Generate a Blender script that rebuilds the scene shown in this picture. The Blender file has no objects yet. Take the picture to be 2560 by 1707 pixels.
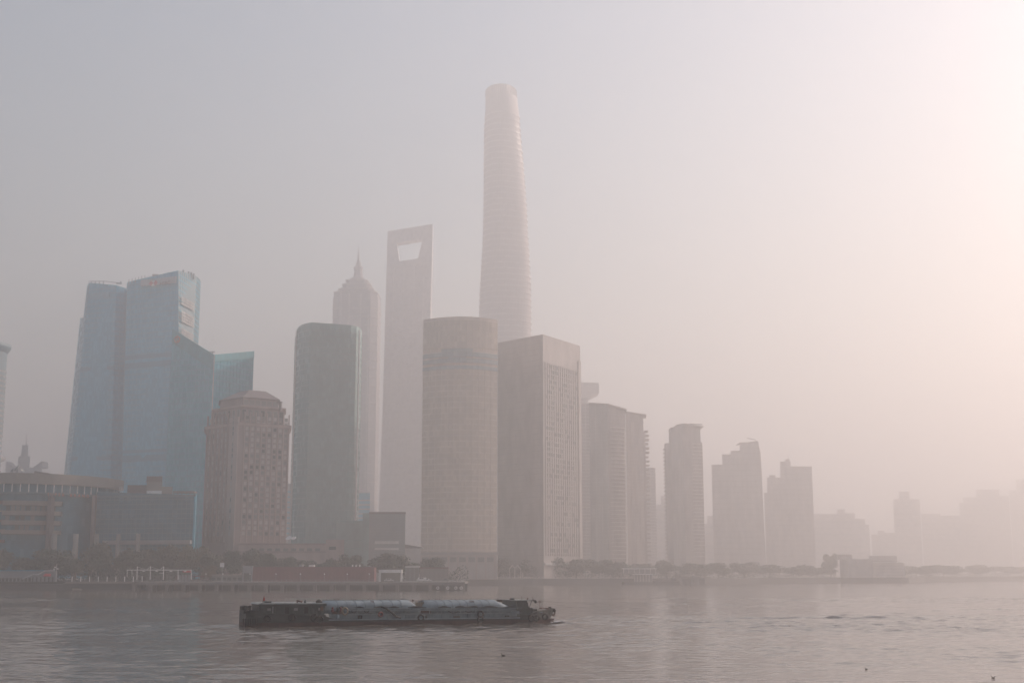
import bpy, math, random
import numpy as np
from mathutils import Vector, Matrix

# ------------------------------------------------------------------ camera, sky, sun, exposure
F, CX, CY, H = 3265.0, 1280.0, 853.5, 7.5           # photograph is 2560 x 1707, eye 7.5 m above the water
TH = math.atan((1434 - CY) / F)                     # the horizon lies at row 1434
sc = bpy.context.scene
cam = bpy.data.objects.new('camera', bpy.data.cameras.new('camera'))
sc.collection.objects.link(cam); sc.camera = cam
cam.location = (0, 0, H); cam.rotation_euler = (math.pi / 2 + TH, 0, 0)
cam.data.sensor_width = 36; cam.data.lens = 36 * F / 2560
cam.data.clip_start = 1; cam.data.clip_end = 40000

SUN_EL, SUN_AZ = 30.0, 56.0
world = bpy.data.worlds.new('World'); sc.world = world; world.use_nodes = True
wn = world.node_tree
sky = wn.nodes.new('ShaderNodeTexSky'); sky.sky_type = 'NISHITA'; sky.sun_disc = False
sky.sun_elevation = math.radians(SUN_EL); sky.sun_rotation = math.radians(SUN_AZ)
sky.air_density = 1.6; sky.dust_density = 0.0
wn.links.new(sky.outputs[0], wn.nodes['Background'].inputs[0])
wn.nodes['Background'].inputs[1].default_value = 0.09
sl = bpy.data.lights.new('sun', 'SUN'); sl.energy = 5.0; sl.angle = math.radians(0.5); sl.color = (1, 0.79, 0.675)
so = bpy.data.objects.new('sun', sl); sc.collection.objects.link(so)
_a, _e = math.radians(SUN_AZ), math.radians(SUN_EL)
so.rotation_euler = Vector((math.sin(_a) * math.cos(_e), math.cos(_a) * math.cos(_e), math.sin(_e))).to_track_quat('Z', 'Y').to_euler()
sc.view_settings.view_transform = 'Standard'; sc.view_settings.look = 'None'
sc.view_settings.gamma = 1.0; sc.view_settings.exposure = 0.34
sc.cycles.volume_bounces = 3; sc.cycles.max_bounces = 8
HAZE_DENSITY, HAZE_COLOR, HAZE_G = 0.00083, (0.83, 0.82, 0.817), 0.58
random.seed(7); rng = np.random.default_rng(7)

# ------------------------------------------------------------------ helpers
def at(px, py, D):
    """pixel of the photograph + distance from the bank -> point in the world"""
    x = (px - CX) / F; z = (CY - py) / F
    c, s = math.cos(TH), math.sin(TH)
    return Vector((D * x / (c - z * s), D, H + D * (s + z * c) / (c - z * s)))

MATS = {}
def mat(name, col, rough=0.6, metal=0.0, var=0.18, scale=0.15, bump=0.0, streak=1.0, panel=None, spec=0.5):
    m = bpy.data.materials.new(name); m.use_nodes = True
    n, l = m.node_tree.nodes, m.node_tree.links
    b = n['Principled BSDF']; b.inputs['Roughness'].default_value = rough; b.inputs['Metallic'].default_value = metal
    b.inputs['Specular IOR Level'].default_value = spec
    tc = n.new('ShaderNodeTexCoord'); mp = n.new('ShaderNodeMapping'); mp.inputs['Scale'].default_value = (1, 1, streak)
    l.new(tc.outputs['Object'], mp.inputs[0])
    no = n.new('ShaderNodeTexNoise'); no.inputs['Scale'].default_value = scale; no.inputs['Detail'].default_value = 6
    no.inputs['Roughness'].default_value = 0.62
    l.new(mp.outputs[0], no.inputs['Vector'])
    cr = n.new('ShaderNodeValToRGB')
    cr.color_ramp.elements[0].position = 0.3; cr.color_ramp.elements[1].position = 0.7
    cr.color_ramp.elements[0].color = (*[c * (1 - var) for c in col], 1)
    cr.color_ramp.elements[1].color = (*[min(1, c * (1 + var)) for c in col], 1)
    l.new(no.outputs['Fac'], cr.inputs['Fac'])
    out = cr.outputs['Color']
    if panel:                                          # curtain wall: every pane has its own tone
        sn = n.new('ShaderNodeVectorMath'); sn.operation = 'SNAP'; sn.inputs[1].default_value = panel
        ad = n.new('ShaderNodeVectorMath'); ad.inputs[1].default_value = (0.13, 0.17, 0.11)
        l.new(tc.outputs['Object'], ad.inputs[0]); l.new(ad.outputs[0], sn.inputs[0])
        wh = n.new('ShaderNodeTexWhiteNoise'); l.new(sn.outputs[0], wh.inputs['Vector'])
        mr = n.new('ShaderNodeMapRange'); mr.inputs['To Min'].default_value = 0.95; mr.inputs['To Max'].default_value = 1.05
        l.new(wh.outputs['Value'], mr.inputs['Value'])
        mx = n.new('ShaderNodeVectorMath'); mx.operation = 'SCALE'
        l.new(out, mx.inputs[0]); l.new(mr.outputs[0], mx.inputs['Scale']); out = mx.outputs[0]
        m2 = n.new('ShaderNodeMapRange'); m2.inputs['To Min'].default_value = rough * 0.7; m2.inputs['To Max'].default_value = rough * 1.5
        l.new(wh.outputs['Value'], m2.inputs['Value']); l.new(m2.outputs[0], b.inputs['Roughness'])
    l.new(out, b.inputs['Base Color'])
    if bump:
        bp = n.new('ShaderNodeBump'); bp.inputs['Strength'].default_value = 0.6; bp.inputs['Distance'].default_value = bump
        l.new(no.outputs['Fac'], bp.inputs['Height']); l.new(bp.outputs[0], b.inputs['Normal'])
    MATS[name] = m
    return m

M = mat
GL = (1.7, 1.7, 3.9)
m_ifc = M('blue_curtain_glass', (0.03, 0.44, 0.62), 0.22, var=.07, panel=GL)
m_ifc2 = M('slate_curtain_glass', (0.03, 0.36, 0.50), 0.24, var=.07, panel=GL)
m_plant = M('dark_louvred_plant_floor', (0.03, 0.32, 0.45), 0.6, var=.1)
m_facet = M('grey_teal_facet', (0.17, 0.27, 0.30), 0.5, var=.06)
m_pale_glass = M('pale_band_glass', (0.40, 0.385, 0.37), 0.25, panel=GL)  # pale tone shared by the bank tower's panels and the round tower's bands
m_spandrel = M('grey_spandrel', (0.07, 0.40, 0.53), 0.45)
m_teal = M('teal_curtain_glass', (0.05, 0.45, 0.55), 0.22, var=.07, panel=GL)
m_teal_dark = M('green_grey_roof_screen', (0.05, 0.36, 0.42), 0.5)
m_citi = M('bottle_green_glass', (0.20, 0.36, 0.35), 0.2, var=.07, panel=GL)
m_citi_band = M('dark_green_mullion', (0.20, 0.33, 0.32), 0.4)
m_blockgrey = M('grey_green_cladding', (0.25, 0.28, 0.275), 0.4, var=.08)
m_signboard = M('pale_sign_board', (0.38, 0.45, 0.48), 0.5)
m_steel = M('brushed_steel', (0.55, 0.55, 0.54), 0.3, 0.6)
m_pink = M('rose_granite', (0.30, 0.235, 0.22), 0.75, streak=0.3)
m_pink2 = M('pale_rose_stone', (0.40, 0.325, 0.30), 0.75, streak=0.3)
m_roofbrown = M('brown_metal_roof', (0.17, 0.14, 0.135), 0.6)
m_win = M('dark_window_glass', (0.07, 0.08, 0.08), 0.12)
m_win2 = M('window_with_pale_curtain', (0.42, 0.37, 0.35), 0.35)
m_win3 = M('grey_window_glass', (0.22, 0.22, 0.21), 0.15)
m_gold = M('gold_curtain_glass', (0.64, 0.53, 0.43), 0.2, var=.06, panel=GL)
m_gold_band = M('bronze_floor_band', (0.68, 0.57, 0.48), 0.4)
m_gold_dark = M('grey_green_glass_band', (0.38, 0.42, 0.41), 0.2)
m_mirae = M('umber_stone_cladding', (0.40, 0.36, 0.34), 0.5, streak=0.4)
m_mirae_band = M('umber_joint', (0.35, 0.32, 0.305), 0.6)
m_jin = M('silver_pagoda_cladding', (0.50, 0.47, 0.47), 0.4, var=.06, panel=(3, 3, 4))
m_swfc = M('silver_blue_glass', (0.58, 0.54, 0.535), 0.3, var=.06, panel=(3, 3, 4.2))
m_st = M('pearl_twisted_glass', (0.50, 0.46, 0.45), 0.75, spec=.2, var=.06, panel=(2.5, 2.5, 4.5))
m_st_rib = M('pearl_rib', (0.56, 0.52, 0.505), 0.3)
m_res = M('beige_residential_wall', (0.46, 0.40, 0.365), 0.7, streak=0.3)
m_res2 = M('taupe_residential_wall', (0.50, 0.44, 0.41), 0.7, streak=0.3)
m_slab = M('cream_balcony_slab', (0.68, 0.62, 0.58), 0.6)
m_reswin = M('residential_glass', (0.20, 0.19, 0.185), 0.2)
m_far = M('far_concrete_wall', (0.50, 0.45, 0.43), 0.8)
m_far2 = M('far_grey_wall', (0.44, 0.41, 0.40), 0.8)
m_beige = M('beige_metal_fascia', (0.27, 0.25, 0.22), 0.5)
m_mallglass = M('mall_blue_glass', (0.02, 0.17, 0.24), 0.2, panel=(2.2, 2.2, 4.2))
m_mallband = M('mall_floor_line', (0.07, 0.19, 0.23), 0.4)
m_red = M('brick_red_band', (0.16, 0.08, 0.075), 0.65)
m_redwall = M('dark_red_hoarding', (0.17, 0.04, 0.045), 0.6, scale=0.3)
m_white = M('white_paint', (0.78, 0.77, 0.75), 0.5)
m_grey = M('grey_paint', (0.28, 0.30, 0.31), 0.6)
m_orange = M('orange_sign_letter', (0.62, 0.18, 0.07), 0.5)
m_redsign = M('red_sign', (0.55, 0.06, 0.06), 0.5)
m_conc = M('weathered_concrete', (0.20, 0.19, 0.18), 0.85, scale=0.5, bump=0.02)
m_dconc = M('wet_dark_concrete', (0.07, 0.07, 0.072), 0.8, scale=0.6, bump=0.02)
m_land = M('riverside_paving', (0.17, 0.165, 0.155), 0.9, scale=0.05)
m_bark = M('bark', (0.07, 0.055, 0.045), 0.9, scale=2)
m_leaf = M('dark_evergreen_leaf', (0.022, 0.045, 0.028), 0.7, scale=0.35, var=0.45)
m_leaf2 = M('olive_leaf', (0.06, 0.065, 0.03), 0.7, scale=0.35, var=0.4)
m_leaf3 = M('autumn_leaf', (0.12, 0.08, 0.03), 0.7, scale=0.35, var=0.4)
m_hull = M('black_green_hull_paint', (0.016, 0.022, 0.021), 0.55, scale=0.8, var=0.5, streak=0.3)
m_boot = M('oxide_red_hull_paint', (0.05, 0.018, 0.015), 0.7, scale=1.2, var=0.5, streak=0.3)
m_house = M('dark_green_house_paint', (0.028, 0.042, 0.04), 0.5, scale=1.0, var=0.4, streak=0.4)
m_housegrey = M('grey_green_roof_paint', (0.20, 0.215, 0.205), 0.5, scale=1.0, var=0.3)
m_tank = M('pale_blue_tank_paint', (0.21, 0.255, 0.28), 0.65, spec=.25, scale=0.7, var=0.22, streak=0.35)
m_deckside = M('faded_blue_side_paint', (0.13, 0.17, 0.185), 0.6, scale=0.9, var=0.4, streak=0.25)
m_rubber = M('black_rubber', (0.012, 0.012, 0.013), 0.75)
m_rope = M('cream_canvas', (0.26, 0.21, 0.15), 0.9, scale=3)
m_flag = M('red_flag_cloth', (0.35, 0.02, 0.02), 0.8)
m_rust = M('rusty_iron', (0.10, 0.05, 0.035), 0.8, scale=3, var=0.4)
m_lifered = M('faded_red_paint', (0.16, 0.035, 0.035), 0.6, scale=3)
m_bird = M('dark_plumage', (0.02, 0.015, 0.014), 0.8, scale=8)
m_birdw = M('pale_plumage', (0.35, 0.32, 0.28), 0.8, scale=8)
m_foam = M('white_water_foam', (0.75, 0.72, 0.70), 0.8, scale=3)

COL = sc.collection
ORG = {}
def link(name, me, parent=None, m=None, loc=None, rotz=0.0):
    o = bpy.data.objects.new(name, me); COL.objects.link(o)
    if m is not None and not me.materials:
        for mm in (m if isinstance(m, (list, tuple)) else [m]): me.materials.append(mm)
    if parent is not None: o.parent = parent
    if loc is not None: o.location = loc
    if rotz: o.rotation_euler = (0, 0, rotz)
    return o

def thing(name, label, cat, loc, group=None, rotz=0.0):
    o = bpy.data.objects.new(name, None); COL.objects.link(o); o.empty_display_size = 2
    o.location = loc; o.rotation_euler = (0, 0, rotz)
    o['label'] = label; o['category'] = cat
    if group: o['group'] = group
    ORG[o.name] = (Vector(loc), rotz)
    return o
def tag(o, label, cat, group=None):
    o['label'] = label; o['category'] = cat
    if group: o['group'] = group
    return o
def struct(o): o['kind'] = 'structure'; return o

class MB:
    def __init__(s): s.v, s.f, s.mi = [], [], []
    def quad(s, *p, mi=0):
        i = len(s.v); s.v += [tuple(q) for q in p]; s.f.append(tuple(range(i, i + len(p)))); s.mi.append(mi)
    def raw(s, v, f, mi=0):
        i = len(s.v); s.v += [tuple(q) for q in v]; s.f += [tuple(i + k for k in g) for g in f]; s.mi += [mi] * len(f)
    def box(s, x0, x1, y0, y1, z0, z1, mi=0):
        v = [(x, y, z) for x in (x0, x1) for y in (y0, y1) for z in (z0, z1)]
        s.raw(v, [(0, 1, 3, 2), (4, 6, 7, 5), (0, 4, 5, 1), (2, 3, 7, 6), (0, 2, 6, 4), (1, 5, 7, 3)], mi); return s
    def rbox(s, x0, x1, y0, y1, z0, z1, mi=0):
        """block whose flanks slant back along the sight line, shaped to hide their sunlit sides"""
        k = 1.02 * (y1 - y0) * (x0 + x1) / 2 / y0
        return s.prism([(x0, y0), (x1, y0), (x1 + k, y1), (x0 + k, y1)], z0, z1, mi)
    def obox(s, a, b, z0, z1, out, inn=0.1, mi=0):
        """box along the ground line a->b (outward side on the right hand of a->b), sticking out by out"""
        a = Vector((a[0], a[1])); b = Vector((b[0], b[1])); d = (b - a).normalized(); n = Vector((d.y, -d.x))
        ia, ib, oa, ob = a - n * inn, b - n * inn, a + n * out, b + n * out
        v = [(p.x, p.y, z) for z in (z0, z1) for p in (oa, ob, ib, ia)]
        s.raw(v, [(3, 2, 1, 0), (4, 5, 6, 7), (0, 1, 5, 4), (1, 2, 6, 5), (2, 3, 7, 6), (3, 0, 4, 7)], mi); return s
    def prism(s, poly, z0, z1, mi=0):
        k = len(poly); zt = z1 if isinstance(z1, (list, tuple)) else [z1] * k
        v = [(p[0], p[1], z0) for p in poly] + [(p[0], p[1], zt[i]) for i, p in enumerate(poly)]
        s.raw(v, [tuple(range(k - 1, -1, -1)), tuple(range(k, 2 * k))] + [(i, (i + 1) % k, k + (i + 1) % k, k + i) for i in range(k)], mi); return s
    def loft(s, rings, cap=True, mi=0):
        k = len(rings[0]); v = [tuple(p) for r in rings for p in r]; f = []
        for j in range(len(rings) - 1):
            for i in range(k):
                f.append((j * k + i, j * k + (i + 1) % k, (j + 1) * k + (i + 1) % k, (j + 1) * k + i))
        if cap: f += [tuple(range(k - 1, -1, -1)), tuple((len(rings) - 1) * k + i for i in range(k))]
        s.raw(v, f, mi); return s
    def tube(s, path, r, n=6, mi=0):
        path = [Vector(p) for p in path]; rings = []
        for i, p in enumerate(path):
            d = (path[min(i + 1, len(path) - 1)] - path[max(i - 1, 0)]).normalized()
            u = d.cross(Vector((0, 0, 1)))
            if u.length < 1e-3: u = d.cross(Vector((0, 1, 0)))
            u.normalize(); w = d.cross(u)
            rr = r[i] if isinstance(r, (list, tuple)) else r
            rings.append([p + (u * math.cos(t) + w * math.sin(t)) * rr for t in [2 * math.pi * q / n for q in range(n)]])
        return s.loft(rings, True, mi)
    def lathe(s, c, prof, n=16, mi=0):
        return s.loft([[(c[0] + r * math.cos(2 * math.pi * q / n), c[1] + r * math.sin(2 * math.pi * q / n), c[2] + z) for q in range(n)] for r, z in prof], True, mi)
    def disc(s, c, nrm, r, th, n=14, mi=0):
        nrm = Vector(nrm).normalized(); c = Vector(c)
        return s.tube([c - nrm * th / 2, c + nrm * th / 2], r, n, mi)
    def mesh(s, name, m=None, org=(0, 0, 0), smooth=False):
        me = bpy.data.meshes.new(name)
        o = Vector(org)
        me.from_pydata([(x - o.x, y - o.y, z - o.z) for x, y, z in s.v], [], s.f)
        if m is not None:
            for mm in (m if isinstance(m, (list, tuple)) else [m]): me.materials.append(mm)
            if isinstance(m, (list, tuple)): me.polygons.foreach_set('material_index', s.mi)
        if smooth: me.polygons.foreach_set('use_smooth', [True] * len(me.polygons))
        me.update(); return me
    def build(s, name, m, parent=None, smooth=False):
        """vertices are in world space unless the parent has a turned frame of its own (then local)"""
        org = (0, 0, 0)
        if parent is not None and parent.name in ORG and not parent.get('_local'): org = ORG[parent.name][0]
        me = s.mesh(name, m, org, smooth)
        o = link(name, me, parent)
        if parent is not None and parent.name in ORG: pass
        return o

def sub(name, mb, m, part, top, smooth=False):
    """sub-part: child of a part whose own origin equals the thing's"""
    me = mb.mesh(name, m, ORG[top.name][0] if not top.get('_local') else (0, 0, 0), smooth)
    return link(name, me, part)

def lerp(a, b, t): return a + (b - a) * t
def text_mesh(body, size, depth=0.05):
    cu = bpy.data.curves.new('t', 'FONT'); cu.body = body; cu.size = size; cu.extrude = depth
    cu.align_x = 'CENTER'; cu.align_y = 'CENTER'; cu.resolution_u = 3
    o = bpy.data.objects.new('t', cu); COL.objects.link(o)
    me = bpy.data.meshes.new_from_object(o.evaluated_get(bpy.context.evaluated_depsgraph_get()))
    bpy.data.objects.remove(o); bpy.data.curves.remove(cu)
    me.materials.clear()
    return me
def sign(name, body, size, m, parent, pos, ang, width=None):
    """standing lettering on a wall; ang = heading of the wall's left-to-right line"""
    me = text_mesh(body, size); me.materials.append(m)
    o = link(name, me, parent)
    org = ORG[parent.name][0]
    o.location = Vector(pos) - org
    o.rotation_euler = (math.pi / 2, 0, ang)
    if width:
        w = max(v.co.x for v in me.vertices) - min(v.co.x for v in me.vertices)
        if w > 0: o.scale = (width / w, 1, 1)
    return o

# curtain-wall / slab towers -------------------------------------------------
def tower(name, label, cat, top, back, m_body, m_band, floor=3.9, band=0.7, proud=0.35, mull=None, m_mull=None,
          bottom=None, z0=3.8, flat=False, body_name='body', faces=None, zmax_band=None, zmin_band=None, group=None, mw=0.3, drop=0.0):
    T = [at(*p) for p in top]
    if flat:
        zz = sum(p.z for p in T) / len(T)
        for p in T: p.z = zz
    B = [at(px, 1434, D) for px, D in bottom] if bottom else [Vector((p.x, p.y, z0)) for p in T]
    k = len(T)
    bx, by = (back, back) if not isinstance(back, tuple) else back
    dirl = lambda p: Vector((p.x, p.y, 0)).normalized()
    Tb = [T[-1] + Vector((T[-1].x / T[-1].y * by * 1.03, by, 0)), T[0] + Vector((T[0].x / T[0].y * bx * 1.03, bx, 0))]
    for p in Tb: p.z -= drop
    if not bottom: Bb = [Vector((p.x, p.y, z0)) for p in Tb]
    else: Bb = [B[-1] + Vector((B[-1].x / B[-1].y * by * 1.03, by, 0)), B[0] + Vector((B[0].x / B[0].y * bx * 1.03, bx, 0))]
    for p in B + Bb: p.z = z0
    c = sum(B + Bb, Vector()) / (k + 2)
    t = thing(name, label, cat, (c.x, c.y, z0), group)
    MB().loft([B + Bb, T + Tb]).build(body_name, m_body, t)
    TT, BB = T + Tb, B + Bb
    segs = faces if faces is not None else list(range(k - 1))
    t['_segs'] = 0
    # side faces that could be seen from a step to the side
    if faces is None:
        for i in (k - 1, k + 1):
            a, b = BB[i], BB[(i + 1) % (k + 2)]
            d = (b - a); n = Vector((d.y, -d.x, 0)).normalized()
            if n.dot(Vector((-a.x, -a.y, 0)).normalized()) > -0.25: segs = segs + [i]
    def P(i, z):
        i %= (k + 2); return BB[i].lerp(TT[i], (z - z0) / (TT[i].z - z0))
    zt = max(p.z for p in TT)
    z = z0 + floor
    lo = zmin_band if zmin_band else z0
    while z < zt:
        mb = MB()
        for i in segs:
            j = (i + 1) % (k + 2)
            if z + band > min(TT[i].z, TT[j].z) - 0.2 or z < lo or (zmax_band and z > zmax_band): continue
            a, b = P(i, z), P(j, z); a2, b2 = P(i, z + band), P(j, z + band)
            d = (b - a); n = Vector((d.y, -d.x, 0)).normalized() * proud; e = -n * 0.3
            mb.raw([a + n, b + n, b2 + n, a2 + n, a + e, b + e, b2 + e, a2 + e], [(0, 1, 2, 3), (4, 0, 3, 7), (1, 5, 6, 2), (3, 2, 6, 7), (4, 5, 1, 0)])
        if mb.v: mb.build('floor_band', m_band, t)
        z += floor
    if mull:
        for i in segs:
            j = (i + 1) % (k + 2)
            L = (BB[j] - BB[i]).length; nn = max(1, int(L / mull))
            for q in range(1, nn):
                f = q / nn
                a, b = BB[i].lerp(BB[j], f), TT[i].lerp(TT[j], f)
                d = (TT[j] - TT[i]).normalized(); d.z = 0; d.normalize(); n = Vector((d.y, -d.x, 0)) * (proud * 0.8); w = d * mw / 2
                a = a.copy(); a.z = max(a.z, lo)
                mb = MB(); e = -n * 0.3
                mb.raw([a - w + n, a + w + n, b + w + n, b - w + n, a - w + e, a + w + e, b + w + e, b - w + e], [(0, 1, 2, 3), (4, 0, 3, 7), (1, 5, 6, 2), (3, 2, 6, 7)])
                mb.build('mullion', m_mull or m_band, t)
    t['_segs'] = None; del t['_segs']
    t_pts[t.name] = (T, Tb, B, Bb)
    return t
t_pts = {}

def window_meshes(w, h, fw=0.12, depth=0.18, mf=None):
    out = []
    for mm in (m_win, m_win2, m_win3):
        mb = MB()
        mb.quad((-w / 2, -0.03, -h / 2), (w / 2, -0.03, -h / 2), (w / 2, -0.03, h / 2), (-w / 2, -0.03, h / 2), mi=0)
        for x0, x1, z0, z1 in ((-w / 2 - fw, -w / 2, -h / 2 - fw, h / 2 + fw), (w / 2, w / 2 + fw, -h / 2 - fw, h / 2 + fw),
                               (-w / 2, w / 2, -h / 2 - fw, -h / 2), (-w / 2, w / 2, h / 2, h / 2 + fw)):
            mb.box(x0, x1, -depth, 0.05, z0, z1, mi=1)
        out.append(mb.mesh('window', [mm, mf or m_grey]))
    return out

# ------------------------------------------------------------------ the setting: land and river
def shore(px, D): return at(px, 1434, D)
SH = [(-1500, 648), (-600, 648), (200, 648), (700, 652), (1120, 662), (1163, 905), (1330, 922), (1560, 968), (1760, 1010), (1900, 1115), (2100, 1215), (2270, 1222), (2310, 1380), (2560, 1600), (2900, 2300), (3300, 3600)]
edge = [shore(*p) for p in SH]
poly = [(p.x, p.y) for p in edge] + [(6800, 5000), (6800, 9500), (-6800, 9500), (-6800, 700)]
mb = MB(); mb.prism(poly, -1.3, 3.8)
land = struct(mb.build('land', m_land))
for (a, b) in zip(edge[:-1], edge[1:]):
    mb = MB(); mb.obox((a.x, a.y), (b.x, b.y), -1.0, 4.25, 0.35, 0.5)
    mb.build('river_wall_coping', m_dconc, land)

# water: real ripples near the camera, a flat sheet further out
def waves(X, Y):
    r = np.random.default_rng(3); Z = np.zeros_like(X)
    patch = 0.75 + 0.35 * np.sin(X * 0.021 + 1.3 * np.sin(Y * 0.013)) * np.sin(Y * 0.034 + 0.7) + 0.2 * np.sin(X * 0.06 + Y * 0.09)
    for _ in range(70):
        lam = 0.9 * (4.5 / 0.9) ** r.random(); th = r.normal(0.35, 0.55); k = 2 * math.pi / lam
        ph = k * (X * math.sin(th) + Y * math.cos(th)) + r.random() * 6.28
        Z += 0.0040 * lam ** 0.8 * np.sin(ph + 0.5 * np.sin(ph))
    Z *= np.clip(patch, 0.35, 1.4)
    for (px, py, L, ang, amp, w) in ((2080, 1541, 15, 0.02, 0.34, 0.8), (2190, 1541, 9, -0.05, 0.2, 0.7), (2490, 1520, 10, 0.03, 0.26, 0.9), (2330, 1523, 9, -0.02, 0.12, 0.8),
                                     (2130, 1649, 6, 0.06, 0.12, 0.45), (2520, 1623, 5, 0.08, 0.1, 0.4), (330, 1569, 24, 0.02, 0.12, 1.0), (150, 1563, 16, 0.0, 0.12, 0.9), (560, 1559, 10, 0.05, 0.1, 0.8)):
        D = H * F / (py - 1434); p = at(px, py, D)
        u = (X - p.x) * math.cos(ang) + (Y - D) * math.sin(ang); v = -(X - p.x) * math.sin(ang) + (Y - D) * math.cos(ang)
        v = v + 0.5 * np.sin(u * 0.5) + 0.25 * np.sin(u * 1.7)
        Z += amp * np.exp(-(u / L) ** 4) * np.exp(-np.where(v > 0, v / (w * 1.8), v / w) ** 2) * (0.75 + 0.25 * np.sin(u * 0.9 + 1))
    # waves running along the barge's side
    u = (X - BP0.x) * BD.x + (Y - BP0.y) * BD.y; v = (X - BP0.x) * BD.y - (Y - BP0.y) * BD.x
    along = np.clip((u + 8) / 10, 0, 1) * np.clip((BL + 4 - u) / 5, 0, 1)
    side = np.exp(-np.clip(v, 0, None) / 3.2) * np.where(v > -9, 1, 0)
    Z += along * side * (0.30 * np.sin(2 * math.pi * (u - 0.55 * v) / 8.2 + 0.6) * np.clip((u - 8) / 18, 0.25, 1) + 0.05)
    t = (u + 0.2 * v) / 1.35
    Z += 0.05 * along * np.exp(-np.abs(v) / 9) * np.sin(2 * math.pi * t + 2 * np.sin(v * 0.9)) * (v > 0)
    return Z
BP0 = at(616, 1563, 190.0); BP0.z = 0
_b1 = at(1408, 1552, 206.0); BD = Vector((_b1.x - BP0.x, _b1.y - BP0.y, 0)); BL = BD.length; BD.normalize()
verts, faces = [], []
def wgrid(x0, x1, dx, y0, y1, dy):
    xs = np.arange(x0, x1 + dx * .5, dx); ys = np.arange(y0, y1 + dy * .5, dy)
    X, Y = np.meshgrid(xs, ys); Z = waves(X, Y)
    fade = np.clip((900 - Y) / 500, 0.3, 1); Z = Z * fade
    off = sum(len(v) for v in verts)
    verts.append(np.stack([X.ravel(), Y.ravel(), Z.ravel()], 1))
    ny, nx = X.shape; i = np.arange((ny - 1) * (nx - 1)); r_, c_ = i // (nx - 1), i % (nx - 1)
    a = off + r_ * nx + c_
    faces.append(np.stack([a, a + 1, a + nx + 1, a + nx], 1))
wgrid(-66, 66, 0.36, 74, 140, 0.30)
wgrid(-120, 120, 0.62, 140, 245, 0.42)
wgrid(-190, 190, 1.4, 245, 420, 0.9)
wgrid(-330, 420, 3.0, 420, 980, 2.4)
V = np.concatenate(verts); Fq = np.concatenate(faces)
off = len(V)
V = np.concatenate([V, np.array([(-6900, -2700, -0.45), (6900, -2700, -0.45), (6900, 9600, -0.45), (-6900, 9600, -0.45)])])
Fq = np.concatenate([Fq, np.array([[off, off + 1, off + 2, off + 3]])])
me = bpy.data.meshes.new('river_water')
me.vertices.add(len(V)); me.vertices.foreach_set('co', V.astype(np.float32).ravel())
me.loops.add(len(Fq) * 4); me.loops.foreach_set('vertex_index', Fq.astype(np.int32).ravel())
me.polygons.add(len(Fq)); me.polygons.foreach_set('loop_start', np.arange(0, len(Fq) * 4, 4, dtype=np.int32))
me.polygons.foreach_set('use_smooth', [True] * len(Fq)); me.update(calc_edges=True)
mw_ = bpy.data.materials.new('river_water'); mw_.use_nodes = True
n, l = mw_.node_tree.nodes, mw_.node_tree.links; b = n['Principled BSDF']
b.inputs['Base Color'].default_value = (0.10, 0.088, 0.075, 1); b.inputs['Roughness'].default_value = 0.10; b.inputs['IOR'].default_value = 1.333
tc = n.new('ShaderNodeTexCoord'); hs = []
for sca, stx, det, amp in ((1.5, 0.5, 5, 0.028), (0.3, 0.45, 4, 0.05), (4.5, 0.55, 3, 0.008)):
    mp = n.new('ShaderNodeMapping'); mp.inputs['Scale'].default_value = (stx, 1, 1); mp.inputs['Rotation'].default_value = (0, 0, 0.2)
    no = n.new('ShaderNodeTexNoise'); no.inputs['Scale'].default_value = sca; no.inputs['Detail'].default_value = det; no.inputs['Distortion'].default_value = 0.4
    l.new(tc.outputs['Object'], mp.inputs[0]); l.new(mp.outputs[0], no.inputs['Vector'])
    mu = n.new('ShaderNodeMath'); mu.operation = 'MULTIPLY'; mu.inputs[1].default_value = amp; l.new(no.outputs['Fac'], mu.inputs[0]); hs.append(mu)
a1 = n.new('ShaderNodeMath'); l.new(hs[0].outputs[0], a1.inputs[0]); l.new(hs[1].outputs[0], a1.inputs[1])
a2 = n.new('ShaderNodeMath'); l.new(a1.outputs[0], a2.inputs[0]); l.new(hs[2].outputs[0], a2.inputs[1])
bp = n.new('ShaderNodeBump'); bp.inputs['Strength'].default_value = 1.0; bp.inputs['Distance'].default_value = 1.0
l.new(a2.outputs[0], bp.inputs['Height']); l.new(bp.outputs[0], b.inputs['Normal'])
me.materials.append(mw_)
water = struct(bpy.data.objects.new('river_water', me)); COL.objects.link(water)

# ------------------------------------------------------------------ skyline, left to right
# round tower cut by the left edge of the picture
c = at(-53, 870, 1150); R = 24.0; zt = at(0, 862, 1150).z
t = thing('round_tower', 'round tower with flared roof disc cut off by the left edge', 'tower', (c.x, c.y, 3.8))
MB().lathe((c.x, c.y, 3.8), [(R * 1.08, 0), (R, zt - 12 - 3.8), (R, zt - 7 - 3.8)], 40).build('body', m_facet, t, False)
MB().lathe((c.x, c.y, zt - 7), [(R, 0), (R + 1.2, 1.5), (R + 3.2, 4.5), (R + 3.0, 7.5), (R - 4, 9)], 40).build('roof_disc', m_facet, t, True)
for k in range(45):
    z = 30 + k * 4.4
    if z < zt - 22: MB().lathe((c.x, c.y, z), [(R * 1.08 - (z / zt) * R * 0.08 + d, h) for d, h in ((-.5, 0), (.35, 0), (.35, 1.6), (-.5, 1.6))], 40).build('floor_band', m_pale_glass, t)

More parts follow.
